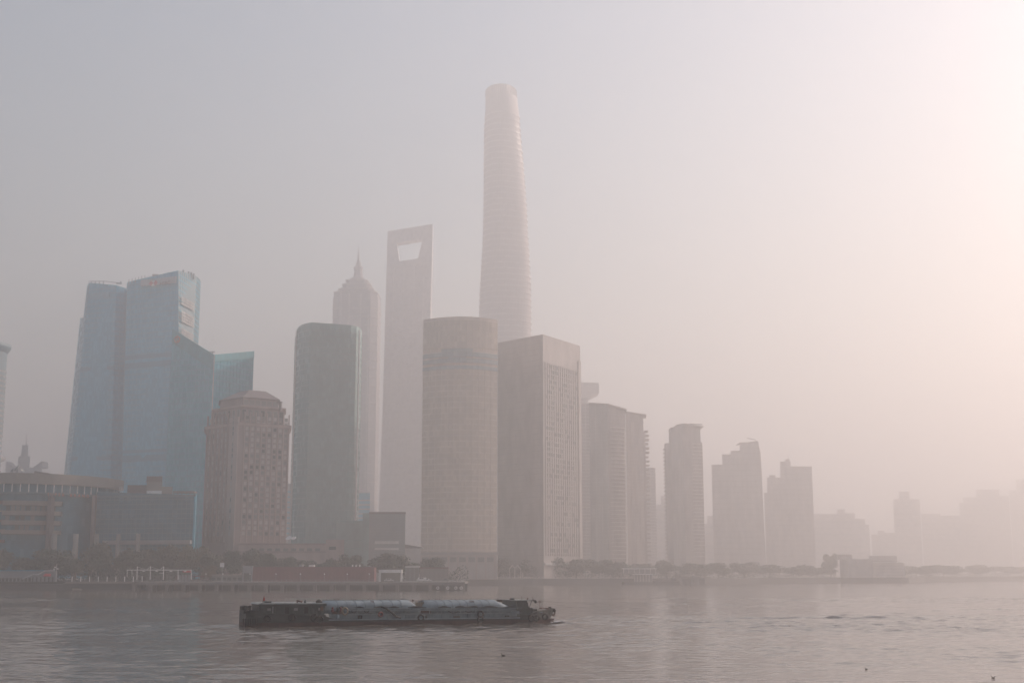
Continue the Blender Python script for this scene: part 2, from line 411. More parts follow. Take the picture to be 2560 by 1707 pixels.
# crowned building and the leaning leg in the far left distance
D = 1480
t = thing('crowned_office', 'distant office with stepped central turret, mast and two pointed roof horns', 'building', at(60, 1434, D).xy.to_3d() + Vector((0, 0, 3.8)))
def pbox(mb, x0, x1, ytop, D, dep, z0=3.8, ybase=None):
    p, q = at(x0, ytop, D), at(x1, ytop, D)
    mb.rbox(p.x, q.x, D, D + dep, z0 if ybase is None else at(x0, ybase, D).z, (p.z + q.z) / 2); return mb
pbox(MB(), 14, 105, 1168, D, 34).build('body', m_far2, t)
pbox(MB(), 46, 75, 1140, D + 4, 22, ybase=1169).build('turret_base', m_far2, t)
pbox(MB(), 55, 71, 1112, D + 7, 14, ybase=1141).build('turret', m_far2, t)
p = at(65.5, 1112, D + 14); MB().tube([p, at(65.5, 1084, D + 14)], [0.6, 0.15]).build('mast', m_far2, t)
for xs in ((14, 32, 14), (105, 82, 105)):
    a, b_, c_ = at(xs[0], 1168.2, D), at(xs[1], 1168.2, D), at(xs[2], 1152, D)
    mb = MB(); pts = [a, b_, c_]
    if xs[0] > xs[1]: pts = [b_, a, c_]
    mb.raw([tuple(q) for q in pts] + [(q.x, q.y + 20, q.z) for q in pts], [(0, 1, 2), (5, 4, 3), (0, 3, 4, 1), (1, 4, 5, 2), (2, 5, 3, 0)]); mb.build('roof_horn', m_far2, t)
for k in range(9):
    z = at(60, 1420 - k * 28, D).z; p, q = at(14, 1434, D), at(105, 1434, D)
    MB().obox((p.x, p.y), (q.x, q.y), z, z + 1.4, 0.4).build('floor_band', m_far, t)
D = 1250
t = thing('leaning_leg', 'sloping concrete leg under a flared disc at the left edge', 'tower', at(-6, 1434, D).xy.to_3d() + Vector((0, 0, 3.8)))
MB().tube([at(22, 1434, D), at(-14, 1140, D)], [4.2, 3.6], 12).build('leg', m_far2, t, True)
c = at(-16, 1150, D); MB().lathe(tuple(c), [(3, -4), (9, -1), (11, 1), (10, 3), (4, 5)], 28).build('disc', m_far2, t, True)

# twin blue towers
t = tower('blue_glass_tower', 'leftmost tall blue glass tower with tapering shoulders and a chipped roofline', 'skyscraper',
          [(219, 712, 1112), (224, 707, 1100), (291, 713, 1090), (322, 723, 1098)], 55, m_ifc, m_spandrel, floor=4.2, band=0.9, mull=4.2,
          bottom=[(138, 1112), (150, 1096), (270, 1086), (322, 1092)])
left_twin = t
T = t_pts[t.name][0]
MB().tube([at(222, 707, 1102), at(222, 703, 1102), at(262, 703, 1096), at(305, 708, 1090)], 0.35).build('roof_rail', m_grey, t)
for px in (228, 238, 248, 258): p = at(px, 709, 1100); MB().box(p.x - .4, p.x + .4, p.y, p.y + .8, p.z - 2, p.z + 2.4).build('roof_post', m_grey, t)
p = at(299, 708, 1092); MB().box(p.x - 3, p.x + 1.4, p.y, p.y + 1.5, p.z - .6, p.z + .4).box(p.x + .2, p.x + 1.4, p.y, p.y + 1, p.z + .4, p.z + 1.8).build('davit', m_grey, t)
pa, pb = at(222, 747, 1100), at(275, 747, 1092)
MB().obox((pa.x, pa.y), (pb.x, pb.y), pa.z, pa.z + 4.2, 1.2, 0.2).build('sign_strip', m_spandrel, t)
mb = MB(); p0, p1 = at(200.5, 795, 1116), at(212, 795, 1104)       # lower shoulder on the left flank
mb.prism([(at(136, 1434, 1122).x, 1122), (at(148, 1434, 1105).x, 1105), (at(160, 1434, 1118).x, 1140), (at(140, 1434, 1118).x, 1150)], 3.8, 4.0)
a0, a1, a2 = at(134, 1434, 1124), at(150, 1434, 1104), at(170, 1434, 1130)
b0, b1, b2 = at(200.5, 795, 1124), at(213, 795, 1104), at(225, 797, 1130)
for q in (a0, a1, a2): q.z = 3.9
MB().loft([[a0, a1, a2], [b0, b1, b2]]).build('shoulder', m_ifc2, t)

t = tower('bank_tower', 'tall blue glass tower with slanted top, white bank sign and pale banded side', 'skyscraper',
          [(318.6, 705, 1062), (446, 676, 1040), (490, 690, 1078), (501, 700, 1095)], 45, m_ifc, m_spandrel, floor=4.2, band=0.9, mull=4.2,
          bottom=[(298, 1062), (446, 1040), (460, 1078), (474, 1095)])
T, Tb, Bq, Bb = t_pts[t.name]
org = ORG[t.name][0]
_bd = [c for c in t.children if c.name.startswith('body')][0].data
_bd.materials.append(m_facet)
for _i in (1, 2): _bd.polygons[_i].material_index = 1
# pale glazed panels of the turned right-hand face, floor by floor
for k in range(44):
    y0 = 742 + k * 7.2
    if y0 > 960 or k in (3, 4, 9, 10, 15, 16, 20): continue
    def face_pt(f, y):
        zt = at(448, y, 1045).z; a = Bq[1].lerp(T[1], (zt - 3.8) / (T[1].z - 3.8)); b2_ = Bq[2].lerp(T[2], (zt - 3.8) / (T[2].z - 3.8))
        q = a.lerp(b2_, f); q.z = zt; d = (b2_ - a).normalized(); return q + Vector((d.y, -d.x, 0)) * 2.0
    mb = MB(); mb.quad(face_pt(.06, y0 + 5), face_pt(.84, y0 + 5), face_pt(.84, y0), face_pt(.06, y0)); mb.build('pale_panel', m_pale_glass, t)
pa, pb = at(354, 718, 1054), at(440, 718, 1040)
ang = math.atan2(pb.y - pa.y, pb.x - pa.x)
sg = MB().obox((pa.x, pa.y), (pb.x, pb.y), at(354, 716, 1054).z, at(354, 701, 1054).z, 1.6, 0.2).build('sign_board', m_signboard, t)
def on_sign(px, py, out=2.1):
    f = (px - 354) / 86.0; q = pa.lerp(pb, f); d = (pb - pa).normalized(); q = q + Vector((d.y, -d.x, 0)) * out; q.z = at(px, py, q.y).z; return q
q = on_sign(387, 708); d = Vector((pb.x - pa.x, pb.y - pa.y, 0)).normalized(); up = Vector((0, 0, 1)); s = 2.2; oo = Vector((d.y, -d.x, 0))
for k in range(2):                                                   # red bow-tie hexagon mark
    sgn = 1 if k else -1
    mb = MB(); mb.raw([q, q + d * s * sgn + up * s, q + d * 2 * s * sgn, q + d * s * sgn - up * s], [(0, 1, 2, 3)]); mb.raw([q - oo * .3, q + d * s * sgn + up * s - oo * .3, q + d * 2 * s * sgn - oo * .3, q + d * s * sgn - up * s - oo * .3], [(3, 2, 1, 0)])
    mb.build('logo_wing', m_redsign, t)
for k in range(2):
    sgn = 1 if k else -1
    mb = MB(); mb.raw([q, q + d * s + up * s * sgn, q - d * s + up * s * sgn], [(0, 1, 2)]); mb.build('logo_triangle', m_redsign if k == 2 else m_white, t)
sign('sign_lettering', 'HSBC', 4.2, m_win, t, on_sign(416, 708.5), ang)
for k, px in enumerate((322, 330, 338, 346, 354, 362)):
    p = at(px, 703 - (px - 322) * .27, 1058); MB().box(p.x - .25, p.x + .25, p.y, p.y + .5, p.z - 2.5, p.z + 1.6).build('roof_post', m_grey, t)
p = at(385, 688, 1050); MB().box(p.x - 2, p.x + 2.5, p.y + 2, p.y + 6, p.z - 3, p.z + 1.4).build('roof_plant', m_grey, t)
for px, py in ((458, 678), (471, 682), (478, 684), (484, 687)):
    p = at(px, py, 1068); MB().box(p.x - .7, p.x + .7, p.y, p.y + 1, p.z - 4, p.z + 1.2).build('roof_post', m_grey, t)

def plant_floor(t, y0, y1, Dm, i):
    T_, _, B_, _ = t_pts[t.name]; z1_, z0_ = at(380, y0, Dm).z, at(380, y1, Dm).z
    a = B_[i].lerp(T_[i], (z0_ - 3.8) / (T_[i].z - 3.8)); b = B_[i + 1].lerp(T_[i + 1], (z0_ - 3.8) / (T_[i + 1].z - 3.8))
    MB().obox(a.xy, b.xy, z0_, z1_, .5, .6).build('plant_floor', m_plant, t)
for y0, y1 in ((884, 894), (903, 917), (1122, 1130), (1136, 1152)): plant_floor(t, y0, y1, 1050, 0)
for y0, y1 in ((915, 924), (1140, 1150)): plant_floor(left_twin, y0, y1, 1090, 1)

# slant-roofed teal glass tower in front of the twins
t = tower('slant_roof_tower', 'teal glass hotel tower whose roof slants down to a sharp corner', 'skyscraper',
          [(432, 823, 915), (535, 888, 900), (634, 879, 936)], 30, m_teal, m_spandrel, floor=3.9, band=0.8, mull=3.4, drop=32)
T, Tb, Bq, Bb = t_pts[t.name]
MB().loft([[T[1] + Vector((-.05, -.5, -140)), T[1] + Vector((.7, -.3, -140)), T[1] + Vector((.3, .4, -140))], [T[1] + Vector((-.05, -.5, 0)), T[1] + Vector((.7, -.3, 0)), T[1] + Vector((.3, .4, 0))]]).build('corner_fin', m_steel, t)
def slab_on(a, b, dza, dzb, th, name, m):
    d = (b - a); d.z = 0; d.normalize(); nrm = Vector((d.y, -d.x, 0)) * th; e = -nrm * .2
    pts = [a - Vector((0, 0, dza)), b - Vector((0, 0, dzb)), b, a]
    mb = MB(); mb.raw([p + nrm for p in pts] + [p + e for p in pts], [(0, 1, 2, 3), (4, 0, 3, 7), (1, 5, 6, 2), (3, 2, 6, 7), (4, 5, 1, 0)]); return mb.build(name, m, t)
slab_on(T[0] + Vector((0, 0, .4)), T[1] + Vector((0, 0, .4)), 10, 11, .6, 'roof_screen', m_teal_dark)
slab_on(T[1] + Vector((0, 0, .4)), T[2] + Vector((0, 0, .4)), 5, 5.5, .6, 'roof_screen', m_teal_dark)
f = (446 - 432) / 103; q = T[0].lerp(T[1], f); q.z = at(446, 849, q.y).z; d = (T[1] - T[0]); d.z = 0; d.normalize(); oo = Vector((d.y, -d.x, 0))
rg = [q + oo * .9 + d * 2.3 * math.cos(a) + Vector((0, 0, 2.3 * math.sin(a))) for a in [k * math.pi / 10 for k in range(21)]]
MB().tube(rg, .32, 6).build('logo_ring', m_orange, t)
MB().tube([q + oo * .9 + d * x + Vector((0, 0, z)) for x, z in ((1, 1.2), (0, 1.6), (-.9, 1), (-.3, .1), (.6, -.4), (.9, -1.1), (0, -1.6), (-1, -1.2))], .3, 6).build('logo_curl', m_orange, t)
p = at(531, 879, 905); MB().box(p.x - 2, p.x + 1.5, p.y, p.y + 1.2, p.z - .4, p.z + .3).box(p.x - .3, p.x + .3, p.y, p.y + .8, p.z - 3, p.z - .4).build('roof_davit', m_grey, t)

# rose granite hotel
zc = at(597, 1060, 740).z
t = tower('granite_hotel', 'rose granite hotel with stepped crown, hipped brown roof and rows of small windows', 'hotel',
          [(517, 1065, 764), (597, 1060, 740), (724, 1068, 758)], 26, m_pink, m_pink2, floor=99, flat=True)
T, Tb, Bq, Bb = t_pts[t.name]; zt = T[0].z
A, Cn, Bz = T[0].xy, T[1].xy, T[2].xy
wm_r = window_meshes(1.75, 1.9); wm_l = window_meshes(1.0, 2.1)
def wall_grid(t, a, b, cols, rows, z0_, dz, wm, w0=0.04, w1=0.98, pil=True, mpil=m_pink2, pw=0.55, po=0.7, odd=None):
    d = (b - a); L = d.length; d = d / L; nrm = Vector((d.y, -d.x)); ang = math.atan2(d.y, d.x); o = ORG[t.name][0]
    for c in range(cols):
        f = w0 + (w1 - w0) * (c + .5) / cols; p = a + d * L * f + nrm * 0.02
        for r in range(rows):
            me = wm[random.choices((0, 1, 2), (0.14, 0.46, 0.40))[0]]
            link('window', me, t, loc=(p.x - o.x, p.y - o.y, z0_ + dz * r - o.z), rotz=ang)
    if pil:
        for c in range(cols + 1):
            f = w0 + (w1 - w0) * c / cols; p = a + d * L * f
            q0, q1 = p - d * pw / 2, p + d * pw / 2
            MB().obox(q0, q1, z0_ - 5, z0_ + dz * rows, po, .1).build('pilaster', mpil, t)
wall_grid(t, Cn.lerp(Bz, .07), Bz, 8, 22, 30, 3.12, wm_r)
wall_grid(t, A.lerp(Cn, .02), A.lerp(Cn, .70), 5, 22, 30, 3.12, wm_l, mpil=m_pink)
for r in range(22):
    d = (Bz - Cn).normalized(); MB().obox(Cn.lerp(Bz, .07), Bz, 30 + 3.12 * r - 1.75, 30 + 3.12 * r - 1.35, .3).build('sill_course', m_pink, t)
# corner bay
cb0, cb1 = A.lerp(Cn, .74), Cn
dd = (Cn - A).normalized(); nn_ = Vector((dd.y, -dd.x))
MB().obox(cb0, cb1, 3.8, zt + 3.6, .7, .4).build('corner_bay', m_pink2, t)
for r in range(22):
    p = cb0.lerp(cb1, .5) + nn_ * .73; o = ORG[t.name][0]
    link('window', wm_l[random.choice((0, 1, 2))], t, loc=(p.x - o.x, p.y - o.y, 30 + 3.12 * r - o.z), rotz=math.atan2(dd.y, dd.x))
# cornices and set-back storeys
ctr = (A + Bz) / 2 + Vector((0, 6))
def ring(sc_, dz0, h, name, m, grow=0.0, extra=None):
    pts = [ctr + (p - ctr) * sc_ for p in (A, Cn, Bz, Tb[0].xy, Tb[1].xy)]
    return MB().prism([tuple(p) for p in pts], zt + dz0, zt + dz0 + h).build(name, m, t)
ring(1.035, -1.0, 1.2, 'cornice', m_pink2)
ring(1.05, 0.2, 0.5, 'cornice', m_pink)
ring(.86, .7, 9.2, 'setback_storey', m_pink)
ring(.90, 9.9, 1.0, 'cornice', m_pink2)
ring(.70, 10.9, 4.6, 'attic_storey', m_pink)
ring(.73, 15.5, .6, 'cornice', m_roofbrown)
e0 = [ctr + (p - ctr) * .74 for p in (A, Cn, Bz, Tb[0].xy, Tb[1].xy)]; e1 = [ctr + (p - ctr) * .33 + Vector((0.5, 2)) for p in (A, Cn, Bz, Tb[0].xy, Tb[1].xy)]
MB().loft([[(p.x, p.y, zt + 16.1) for p in e0], [(p.x, p.y, zt + 21.8) for p in e1]]).build('hipped_roof', m_roofbrown, t)
s0, s1, s2 = [ctr + (p - ctr) * .86 for p in (A, Cn, Bz)]
o = ORG[t.name][0]; wm_t = window_meshes(2.3, 6.4)
for (a, b, n_) in ((s0, s1, 6), (s1, s2, 7)):
    d = (b - a).normalized(); nr = Vector((d.y, -d.x))
    for k in range(n_):
        p = a.lerp(b, (k + .5) / n_) + nr * .03
        link('tall_window', wm_t[2 if k % 3 else 0], t, loc=(p.x - o.x, p.y - o.y, zt + 5.2 - o.z), rotz=math.atan2(d.y, d.x))
s0, s1, s2 = [ctr + (p - ctr) * .70 for p in (A, Cn, Bz)]
wm_t = window_meshes(2.6, 2.6)
for (a, b, n_) in ((s1, s2, 6),):
    d = (b - a).normalized(); nr = Vector((d.y, -d.x))
    for k in range(n_):
        p = a.lerp(b, (k + .5) / n_) + nr * .03
        link('attic_window', wm_t[2], t, loc=(p.x - o.x, p.y - o.y, zt + 13.2 - o.z), rotz=math.atan2(d.y, d.x))
p = at(702, 1019, 752); MB().box(p.x - 2.8, p.x + .4, p.y, p.y + 3, p.z + 3.2, p.z + 3.7).box(p.x - 1.2, p.x + .1, p.y, p.y + 2.6, p.z - 1.5, p.z + 3.2).build('roof_canopy', m_roofbrown, t)

# hotel podium and roof dishes
D = 715
pa, pb = at(596, 1356, D), at(862, 1353, D)
t = thing('hotel_podium', 'low rose stone podium with stepped end block beside the granite hotel', 'building', (pa.x + 20, D, 3.8))
MB().rbox(pa.x, at(818, 1353, D).x, D, D + 40, 3.8, pa.z - 1).build('wing', m_pink2, t)
MB().box(pa.x - .3, at(818, 1353, D).x - .01, D - .3, D + .2, pa.z - 5.4, pa.z - 4.4).build('stone_course', m_pink, t)
MB().box(pa.x - .3, at(818, 1353, D).x - .01, D - .4, D + .2, pa.z - 1.2, pa.z - .3).build('parapet', m_pink, t)
p = at(816, 1348, D); q = at(862, 1392, D); MB().rbox(p.x, at(862, 1348, D).x, D - 2, D + 20, 3.8, p.z).build('end_block', m_pink2, t)
p, q = at(824, 1366, D), at(841, 1374, D); MB().box(p.x, q.x, D - 2.15, D - 1.9, q.z, p.z).build('window', m_win, t)
for k in range(9):
    p, q = at(628 + k * 20, 1370, D), at(640 + k * 20, 1377, D); MB().box(p.x, q.x, D - .12, D + .1, q.z, p.z).build('window', m_win3, t)
for k, (px, tl) in enumerate(((722, .5), (734, .25))):
    p = at(px, 1345, 712); v = Vector((-.35 + .1 * k, -.55, .75)).normalized()
    t = thing('satellite_dish', ['fuller white satellite dish on the podium roof beside the granite hotel', 'narrower white satellite dish, right-hand of the pair on the podium roof'][k], 'satellite dish', (p.x, p.y, at(px, 1356, 715).z - 1), 'podium roof dishes')
    mb = MB(); u = v.cross(Vector((0, 0, 1))).normalized(); w = v.cross(u)
    mb.loft([[p + v * h + (u * math.cos(a) + w * math.sin(a)) * r for a in [i * math.pi / 8 for i in range(16)]] for r, h in ((.05, -.5), (.9, -.35), (1.5, 0), (1.75 - .5 * k, .3), (1.7 - .5 * k, .35), (.9, -.2), (.05, -.4))])
    mb.build('dish', m_white, t, True)
    zb = at(px, 1356, 715).z - 1
    MB().tube([(p.x, p.y, zb), tuple(p - v * .5)], .15).build('stand', m_grey, t)

# dark green rounded tower
t = tower('rounded_green_tower', 'dark green glass tower with rounded corners and a bright steel edge strip', 'skyscraper',
          [(738.7, 838, 942), (739.5, 830, 928), (744, 822, 917), (752, 816.5, 909), (763, 813, 904), (777, 811.5, 900), (878, 821, 911), (891, 824, 915), (900, 827, 921), (905, 831, 930)], 30, m_citi, m_citi_band, floor=3.9, band=0.75, proud=.3, mull=None, flat=True)
T, Tb, Bq, Bb = t_pts[t.name]
zt = T[0].z
MB().prism([(p.x * .985 + at(820, 1434, 925).x * .015, p.y + 2.0) for p in T + Tb], zt, zt + 2.2).build('roof_rim', m_citi_band, t)
for f in [k / 27 for k in range(1, 27)]:
    p = T[5].lerp(T[6], f); MB().box(p.x - .14, p.x + .14, p.y - .38, p.y + .1, 8, zt - .4).build('mullion', m_citi_band, t)
for px, Dd in ((899, 916), (742, 921)):
    p = at(px, 1434, Dd); pt = at(px, 826, Dd); MB().box(pt.x - .45, pt.x + .45, Dd - 2.2, Dd - .2, 8, zt - 1).build('edge_strip', m_steel, t)

# low blocks beside it
D = 800
t = thing('glass_block', 'plain grey glass block with two pale strips near its foot', 'building', at(960, 1434, D).xy.to_3d() + Vector((0, 0, 3.8)))
p, q = at(923.5, 1280, D), at(1013.5, 1283, D)
MB().rbox(p.x, q.x, D, D + 30, 3.8, p.z).build('body', m_blockgrey, t)
p2 = at(906, 1281, D); MB().rbox(p2.x, p.x, D + 2, D + 28, 3.8, p.z - .4).build('side_wing', m_citi_band, t)
MB().box(p.x - .2, q.x + .2, D - .35, D + .3, p.z - 1.1, p.z + .2).build('parapet', m_roofbrown, t)
for k in range(14):
    z = 12 + k * 1.9
    if z < p.z - 2 and not 9 < z < 10: MB().box(p.x + .3, q.x - .3, D - .15, D + .1, z, z + .35).build('cladding_joint', m_grey, t)
for y0, y1 in ((1352, 1359), (1369, 1374)):
    a, b = at(937, y0, D), at(997, y1, D); MB().box(a.x, b.x, D - .4, D + .1, b.z, a.z).build('pale_strip', m_steel, t)
D = 830
p, q = at(840, 1302, D), at(908, 1302, D)
t = thing('dark_annex', 'dark low annex between the rounded green tower and the glass block', 'building', (p.x + 8, D, 3.8))
MB().rbox(p.x, q.x, D, D + 26, 3.8, p.z).build('body', m_citi_band, t)
MB().box(p.x - .2, q.x + .2, D - .3, D + .2, p.z - .8, p.z + .3).build('parapet', m_citi, t)
for k in range(5): MB().box(p.x + .2, q.x - .2, D - .2, D + .1, 8 + k * 5, 8.6 + k * 5).build('floor_band', m_citi, t)
D = 860
p, q = at(1012, 1362, D), at(1052, 1366, D)
t = thing('tree_top_pavilion', 'small plain building between the glass block and the gold curved tower', 'building', ((p.x + q.x) / 2, D, 3.8))
MB().rbox(p.x, q.x, D, D + 20, 3.8, q.z - 1).build('body', m_far2, t)
MB().prism([(p.x - .4, D - .4), (q.x + .4, D - .4), (q.x + .4, D + 20.4), (p.x - .4, D + 20.4)], q.z - 1, [p.z + .6, q.z - .2, q.z - .2, p.z + .6]).build('roof', m_roofbrown, t)
for k in range(3): MB().box(p.x + 1 + k * 3.2, p.x + 3 + k * 3.2, D - .12, D + .1, 12, 14.5).build('window', m_win3, t)
D = 1120
p, q = at(715, 1208, D), at(745, 1208, D)
t = thing('sliver_building', 'grey building seen as a sliver between granite hotel and rounded green tower', 'building', ((p.x + q.x) / 2, D, 3.8))
MB().rbox(p.x, q.x, D, D + 25, 3.8, p.z).build('body', m_far2, t)
for k in range(16): MB().box(p.x, q.x, D - .3, D + .1, 10 + k * 4.4, 11 + k * 4.4).build('floor_band', m_spandrel, t)
D = 1260
p, q = at(886, 1232, D), at(925, 1232, D)
t = thing('midrise_office', 'pale mid-rise office peeking out at the foot of the pagoda tower', 'building', ((p.x + q.x) / 2, D, 3.8))
MB().rbox(p.x, q.x, D, D + 25, 3.8, p.z).build('body', m_spandrel, t)
for k in range(17): MB().box(p.x, q.x, D - .35, D + .1, 9 + k * 4.2, 10.4 + k * 4.2).build('floor_band', m_far2, t)

# pagoda tower
D = 1580
def octo(cx, cy, r, ch): return [(cx - r + ch, cy - r), (cx + r - ch, cy - r), (cx + r, cy - r + ch), (cx + r, cy + r - ch), (cx + r - ch, cy + r), (cx - r + ch, cy + r), (cx - r, cy + r - ch), (cx - r, cy - r + ch)]
cx = at(887, 727, D).x; cy = D + 28
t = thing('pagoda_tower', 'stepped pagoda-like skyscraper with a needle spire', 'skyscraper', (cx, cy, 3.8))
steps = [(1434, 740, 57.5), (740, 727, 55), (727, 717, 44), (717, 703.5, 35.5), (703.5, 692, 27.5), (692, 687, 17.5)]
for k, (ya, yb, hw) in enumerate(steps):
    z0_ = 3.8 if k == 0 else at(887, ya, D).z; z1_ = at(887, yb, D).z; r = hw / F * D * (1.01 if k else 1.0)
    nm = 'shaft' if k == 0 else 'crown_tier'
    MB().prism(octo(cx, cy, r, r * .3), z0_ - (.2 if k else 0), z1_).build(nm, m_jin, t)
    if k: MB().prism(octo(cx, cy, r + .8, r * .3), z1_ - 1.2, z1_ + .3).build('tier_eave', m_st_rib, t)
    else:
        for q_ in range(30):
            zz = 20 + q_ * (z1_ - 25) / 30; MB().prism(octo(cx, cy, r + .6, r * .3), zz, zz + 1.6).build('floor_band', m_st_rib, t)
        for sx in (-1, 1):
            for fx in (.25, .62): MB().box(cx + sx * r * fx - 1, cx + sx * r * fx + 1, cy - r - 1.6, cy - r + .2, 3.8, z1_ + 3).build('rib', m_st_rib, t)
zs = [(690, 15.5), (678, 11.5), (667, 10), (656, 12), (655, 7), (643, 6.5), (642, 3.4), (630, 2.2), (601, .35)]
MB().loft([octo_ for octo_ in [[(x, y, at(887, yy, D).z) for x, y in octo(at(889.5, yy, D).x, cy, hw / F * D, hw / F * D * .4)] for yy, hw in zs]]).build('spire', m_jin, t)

# bottle-opener tower with the trapezoid opening
def slab_pts(px, y, D, th): a = at(px, y, D); return a, a + Vector((a.x / a.y * th, th, 0))
DL, DR = 1775, 1740
t = thing('opening_tower', 'sharp-edged skyscraper with a trapezoid opening through its top', 'skyscraper', (at(1010, 1434, 1760).x, 1770, 3.8))
def D_of(px): return lerp(DL, DR, (px - 969) / (1082 - 969))
def blk(pts, ths, name, m=m_swfc):
    """front polygon given in picture points on the slab's front plane, thickness per point"""
    mb = MB(); fr = [at(px, y, D_of(px)) for px, y in pts]; bk = [p + Vector((0, th, 0)) for p, th in zip(fr, ths)]
    k = len(fr); mb.raw(fr + bk, [tuple(range(k - 1, -1, -1)), tuple(range(k, 2 * k))] + [((i + 1) % k, i, k + i, k + (i + 1) % k)[::-1] for i in range(k)]); return mb.build(name, m, t)
blk([(969, 578), (1082, 560), (1081, 593), (968, 611.5)], [14, 14, 17, 17], 'top_bridge')
blk([(968, 611.5), (991.5, 607.8), (999, 653), (966.8, 657.5)], [17, 17, 21, 21], 'pillar')
blk([(1056.5, 597), (1081, 593), (1080, 641.5), (1045, 646.5)], [17, 17, 21, 21], 'pillar')
blk([(966.8, 657.5), (1080, 641.5), (1070, 1000), (957, 1010), ][:4], [21, 21, 44, 44], 'shaft')
fr = [at(957, 1010, D_of(957)), at(1070, 1000, D_of(1070))]; fb = [at(941, 1434, DL), at(1066, 1434, DR)]
for p in fb: p.z = 3.8
mb = MB(); mb.loft([[fb[0], fb[1], fb[1] + Vector((0, 58, 0)), fb[0] + Vector((0, 58, 0))], [fr[0] , fr[1], fr[1] + Vector((0, 44, 0)), fr[0] + Vector((0, 44, 0))]]); mb.build('lower_shaft', m_swfc, t)
for k in range(44):
    y = 672 + k * 14.0; f = (y - 657.5) / (1010 - 657.5); a = at(lerp(966.8, 957, f) + .4, y, D_of(965)); b = at(lerp(1080, 1070, f) - .4, y - 15 + f * 5, D_of(1078))
    b.z = a.z; MB().obox(a.xy, b.xy, a.z, a.z + 1.5, 1.2, 0.3).build('floor_band', m_st_rib, t)
for px in (985, 1010, 1036, 1060):
    a = at(px, 668, D_of(px)); b = at(px - 9, 1000, D_of(px - 9)); MB().tube([a + Vector((0, -.6, 0)), b + Vector((0, -.6, 0))], .6, 4).build('mullion', m_st_rib, t)

# twisted tower
D0 = 1590
cx, cy = at(1262, 800, D0 + 30).x, D0 + 32
prof = [(1434, 1263.5, 73), (1200, 1263, 71.5), (950, 1262.8, 68.5), (795, 1262.5, 66.3), (700, 1262.5, 64.5), (620, 1262.2, 60.2), (565, 1261.2, 57.7), (500, 1260.2, 55.9), (440, 1258.5, 53.6), (365, 1256, 50.2), (300, 1254, 46.6), (270, 1254.5, 45.2), (222, 1252, 41.2), (208, 1251.5, 40.6)]
def sect(py, shift=0.0):
    ys = [p[0] for p in prof][::-1]; cxs = [p[1] for p in prof][::-1]; hw = [p[2] for p in prof][::-1]
    c_ = float(np.interp(py, ys, cxs)); h_ = float(np.interp(py, ys, hw)) + shift
    R_ = h_ / F * cy * 1.03; pc = at(c_, py, cy); pc.z = at(c_, py, cy - R_).z
    tw = math.radians(118) * (1434 - py) / (1434 - 208) + 0.5
    pts = []
    for i in range(48):
        a = 2 * math.pi * i / 48
        r = R_ * (0.955 + 0.045 * math.cos(3 * a))
        da = (a - 0.35 + math.pi) % (2 * math.pi) - math.pi
        r *= 1 - 0.16 * math.exp(-(da / 0.13) ** 2)                  # the notch that winds up the tower
        pts.append((pc.x + r * math.cos(a + tw), cy + r * math.sin(a + tw), pc.z))
    return pts
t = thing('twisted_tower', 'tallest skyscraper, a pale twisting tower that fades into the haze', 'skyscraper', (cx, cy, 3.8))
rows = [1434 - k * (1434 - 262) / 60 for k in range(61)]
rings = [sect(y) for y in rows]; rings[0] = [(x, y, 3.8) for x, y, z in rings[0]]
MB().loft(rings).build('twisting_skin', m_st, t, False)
for k in range(76):                                                   # floor ledges every other storey
    y = 1360 - k * (1360 - 266) / 76
    o1, o2 = sect(y, 2.0), sect(y - 3.2, 2.0); i1, i2 = sect(y, -1), sect(y - 3.2, -1)
    MB().loft([i1, o1, o2, i2], False).build('floor_ledge', m_st_rib, t)
top0 = sect(262); crown = []
for i in range(48):                                                   # open crown, cut on a slant
    c_ = sect(209 + 5 * (0.5 - 0.5 * math.cos(2 * math.pi * i / 48 + 3.6)))[i]; crown.append(c_)
mb = MB()
for i in range(48):
    j = (i + 1) % 48
    for (fa, fb_) in ((0, 1.0),):
        a, b, c_, d_ = [Vector(top0[i]).lerp(Vector(crown[i]), fa), Vector(top0[j]).lerp(Vector(crown[j]), fa), Vector(top0[j]).lerp(Vector(crown[j]), fb_), Vector(top0[i]).lerp(Vector(crown[i]), fb_)]
        mb.quad(a, b, c_, d_)
mb.build('crown_skin', m_st, t)
for i in range(0, 48):
    MB().tube([Vector(top0[i]).lerp(Vector(crown[i]), .6), Vector(crown[i])], .5, 4).build('crown_post', m_st_rib, t)
pin = at(1253, 262, cy); MB().lathe((pin.x, cy, pin.z), [(14, -1), (14, 12), (12, 13)], 24).build('roof_core', m_st, t)

# gold curved tower
arc = []
for k in range(13):
    f = k / 12; px = lerp(1059.6, 1243, f); s_ = 1 - (2 * f - 1) ** 2; arc.append((px, 798.5 - 6.8 * s_, 912 - 12 * s_))
t = tower('gold_curved_tower', 'gold glass tower with a bulging front and three dark bands near the top', 'skyscraper', arc, 32, m_gold, m_gold_band, floor=3.9, band=0.8, proud=.3, mull=None, flat=True, zmin_band=20, zmax_band=None)
T, Tb, Bq, Bb = t_pts[t.name]; zt = T[0].z
def arc_band(y0, y1, out, name, m, i0=0, i1=12, inn=.2):
    z1_, z0_ = at(1150, y0, 900).z, at(1150, y1, 900).z; mb = MB()
    for i in range(i0, i1):
        a, b = T[i], T[i + 1]; d = (b - a).normalized(); n0 = Vector((d.y, -d.x, 0))
        mb.obox(a.xy, b.xy, z0_, z1_, out, inn)
    return mb.build(name, m, t)
for y0, y1 in ((880, 891), (895, 906), (913, 922)): arc_band(y0, y1, .55, 'dark_band', m_gold_dark)
arc_band(870.5, 880, .56, 'viewing_window', m_gold_dark, 3, 8)
arc_band(892, 905, .62, 'viewing_window', m_gold_dark, 4, 7)
arc_band(800, 868, .42, 'blank_crown', m_gold)
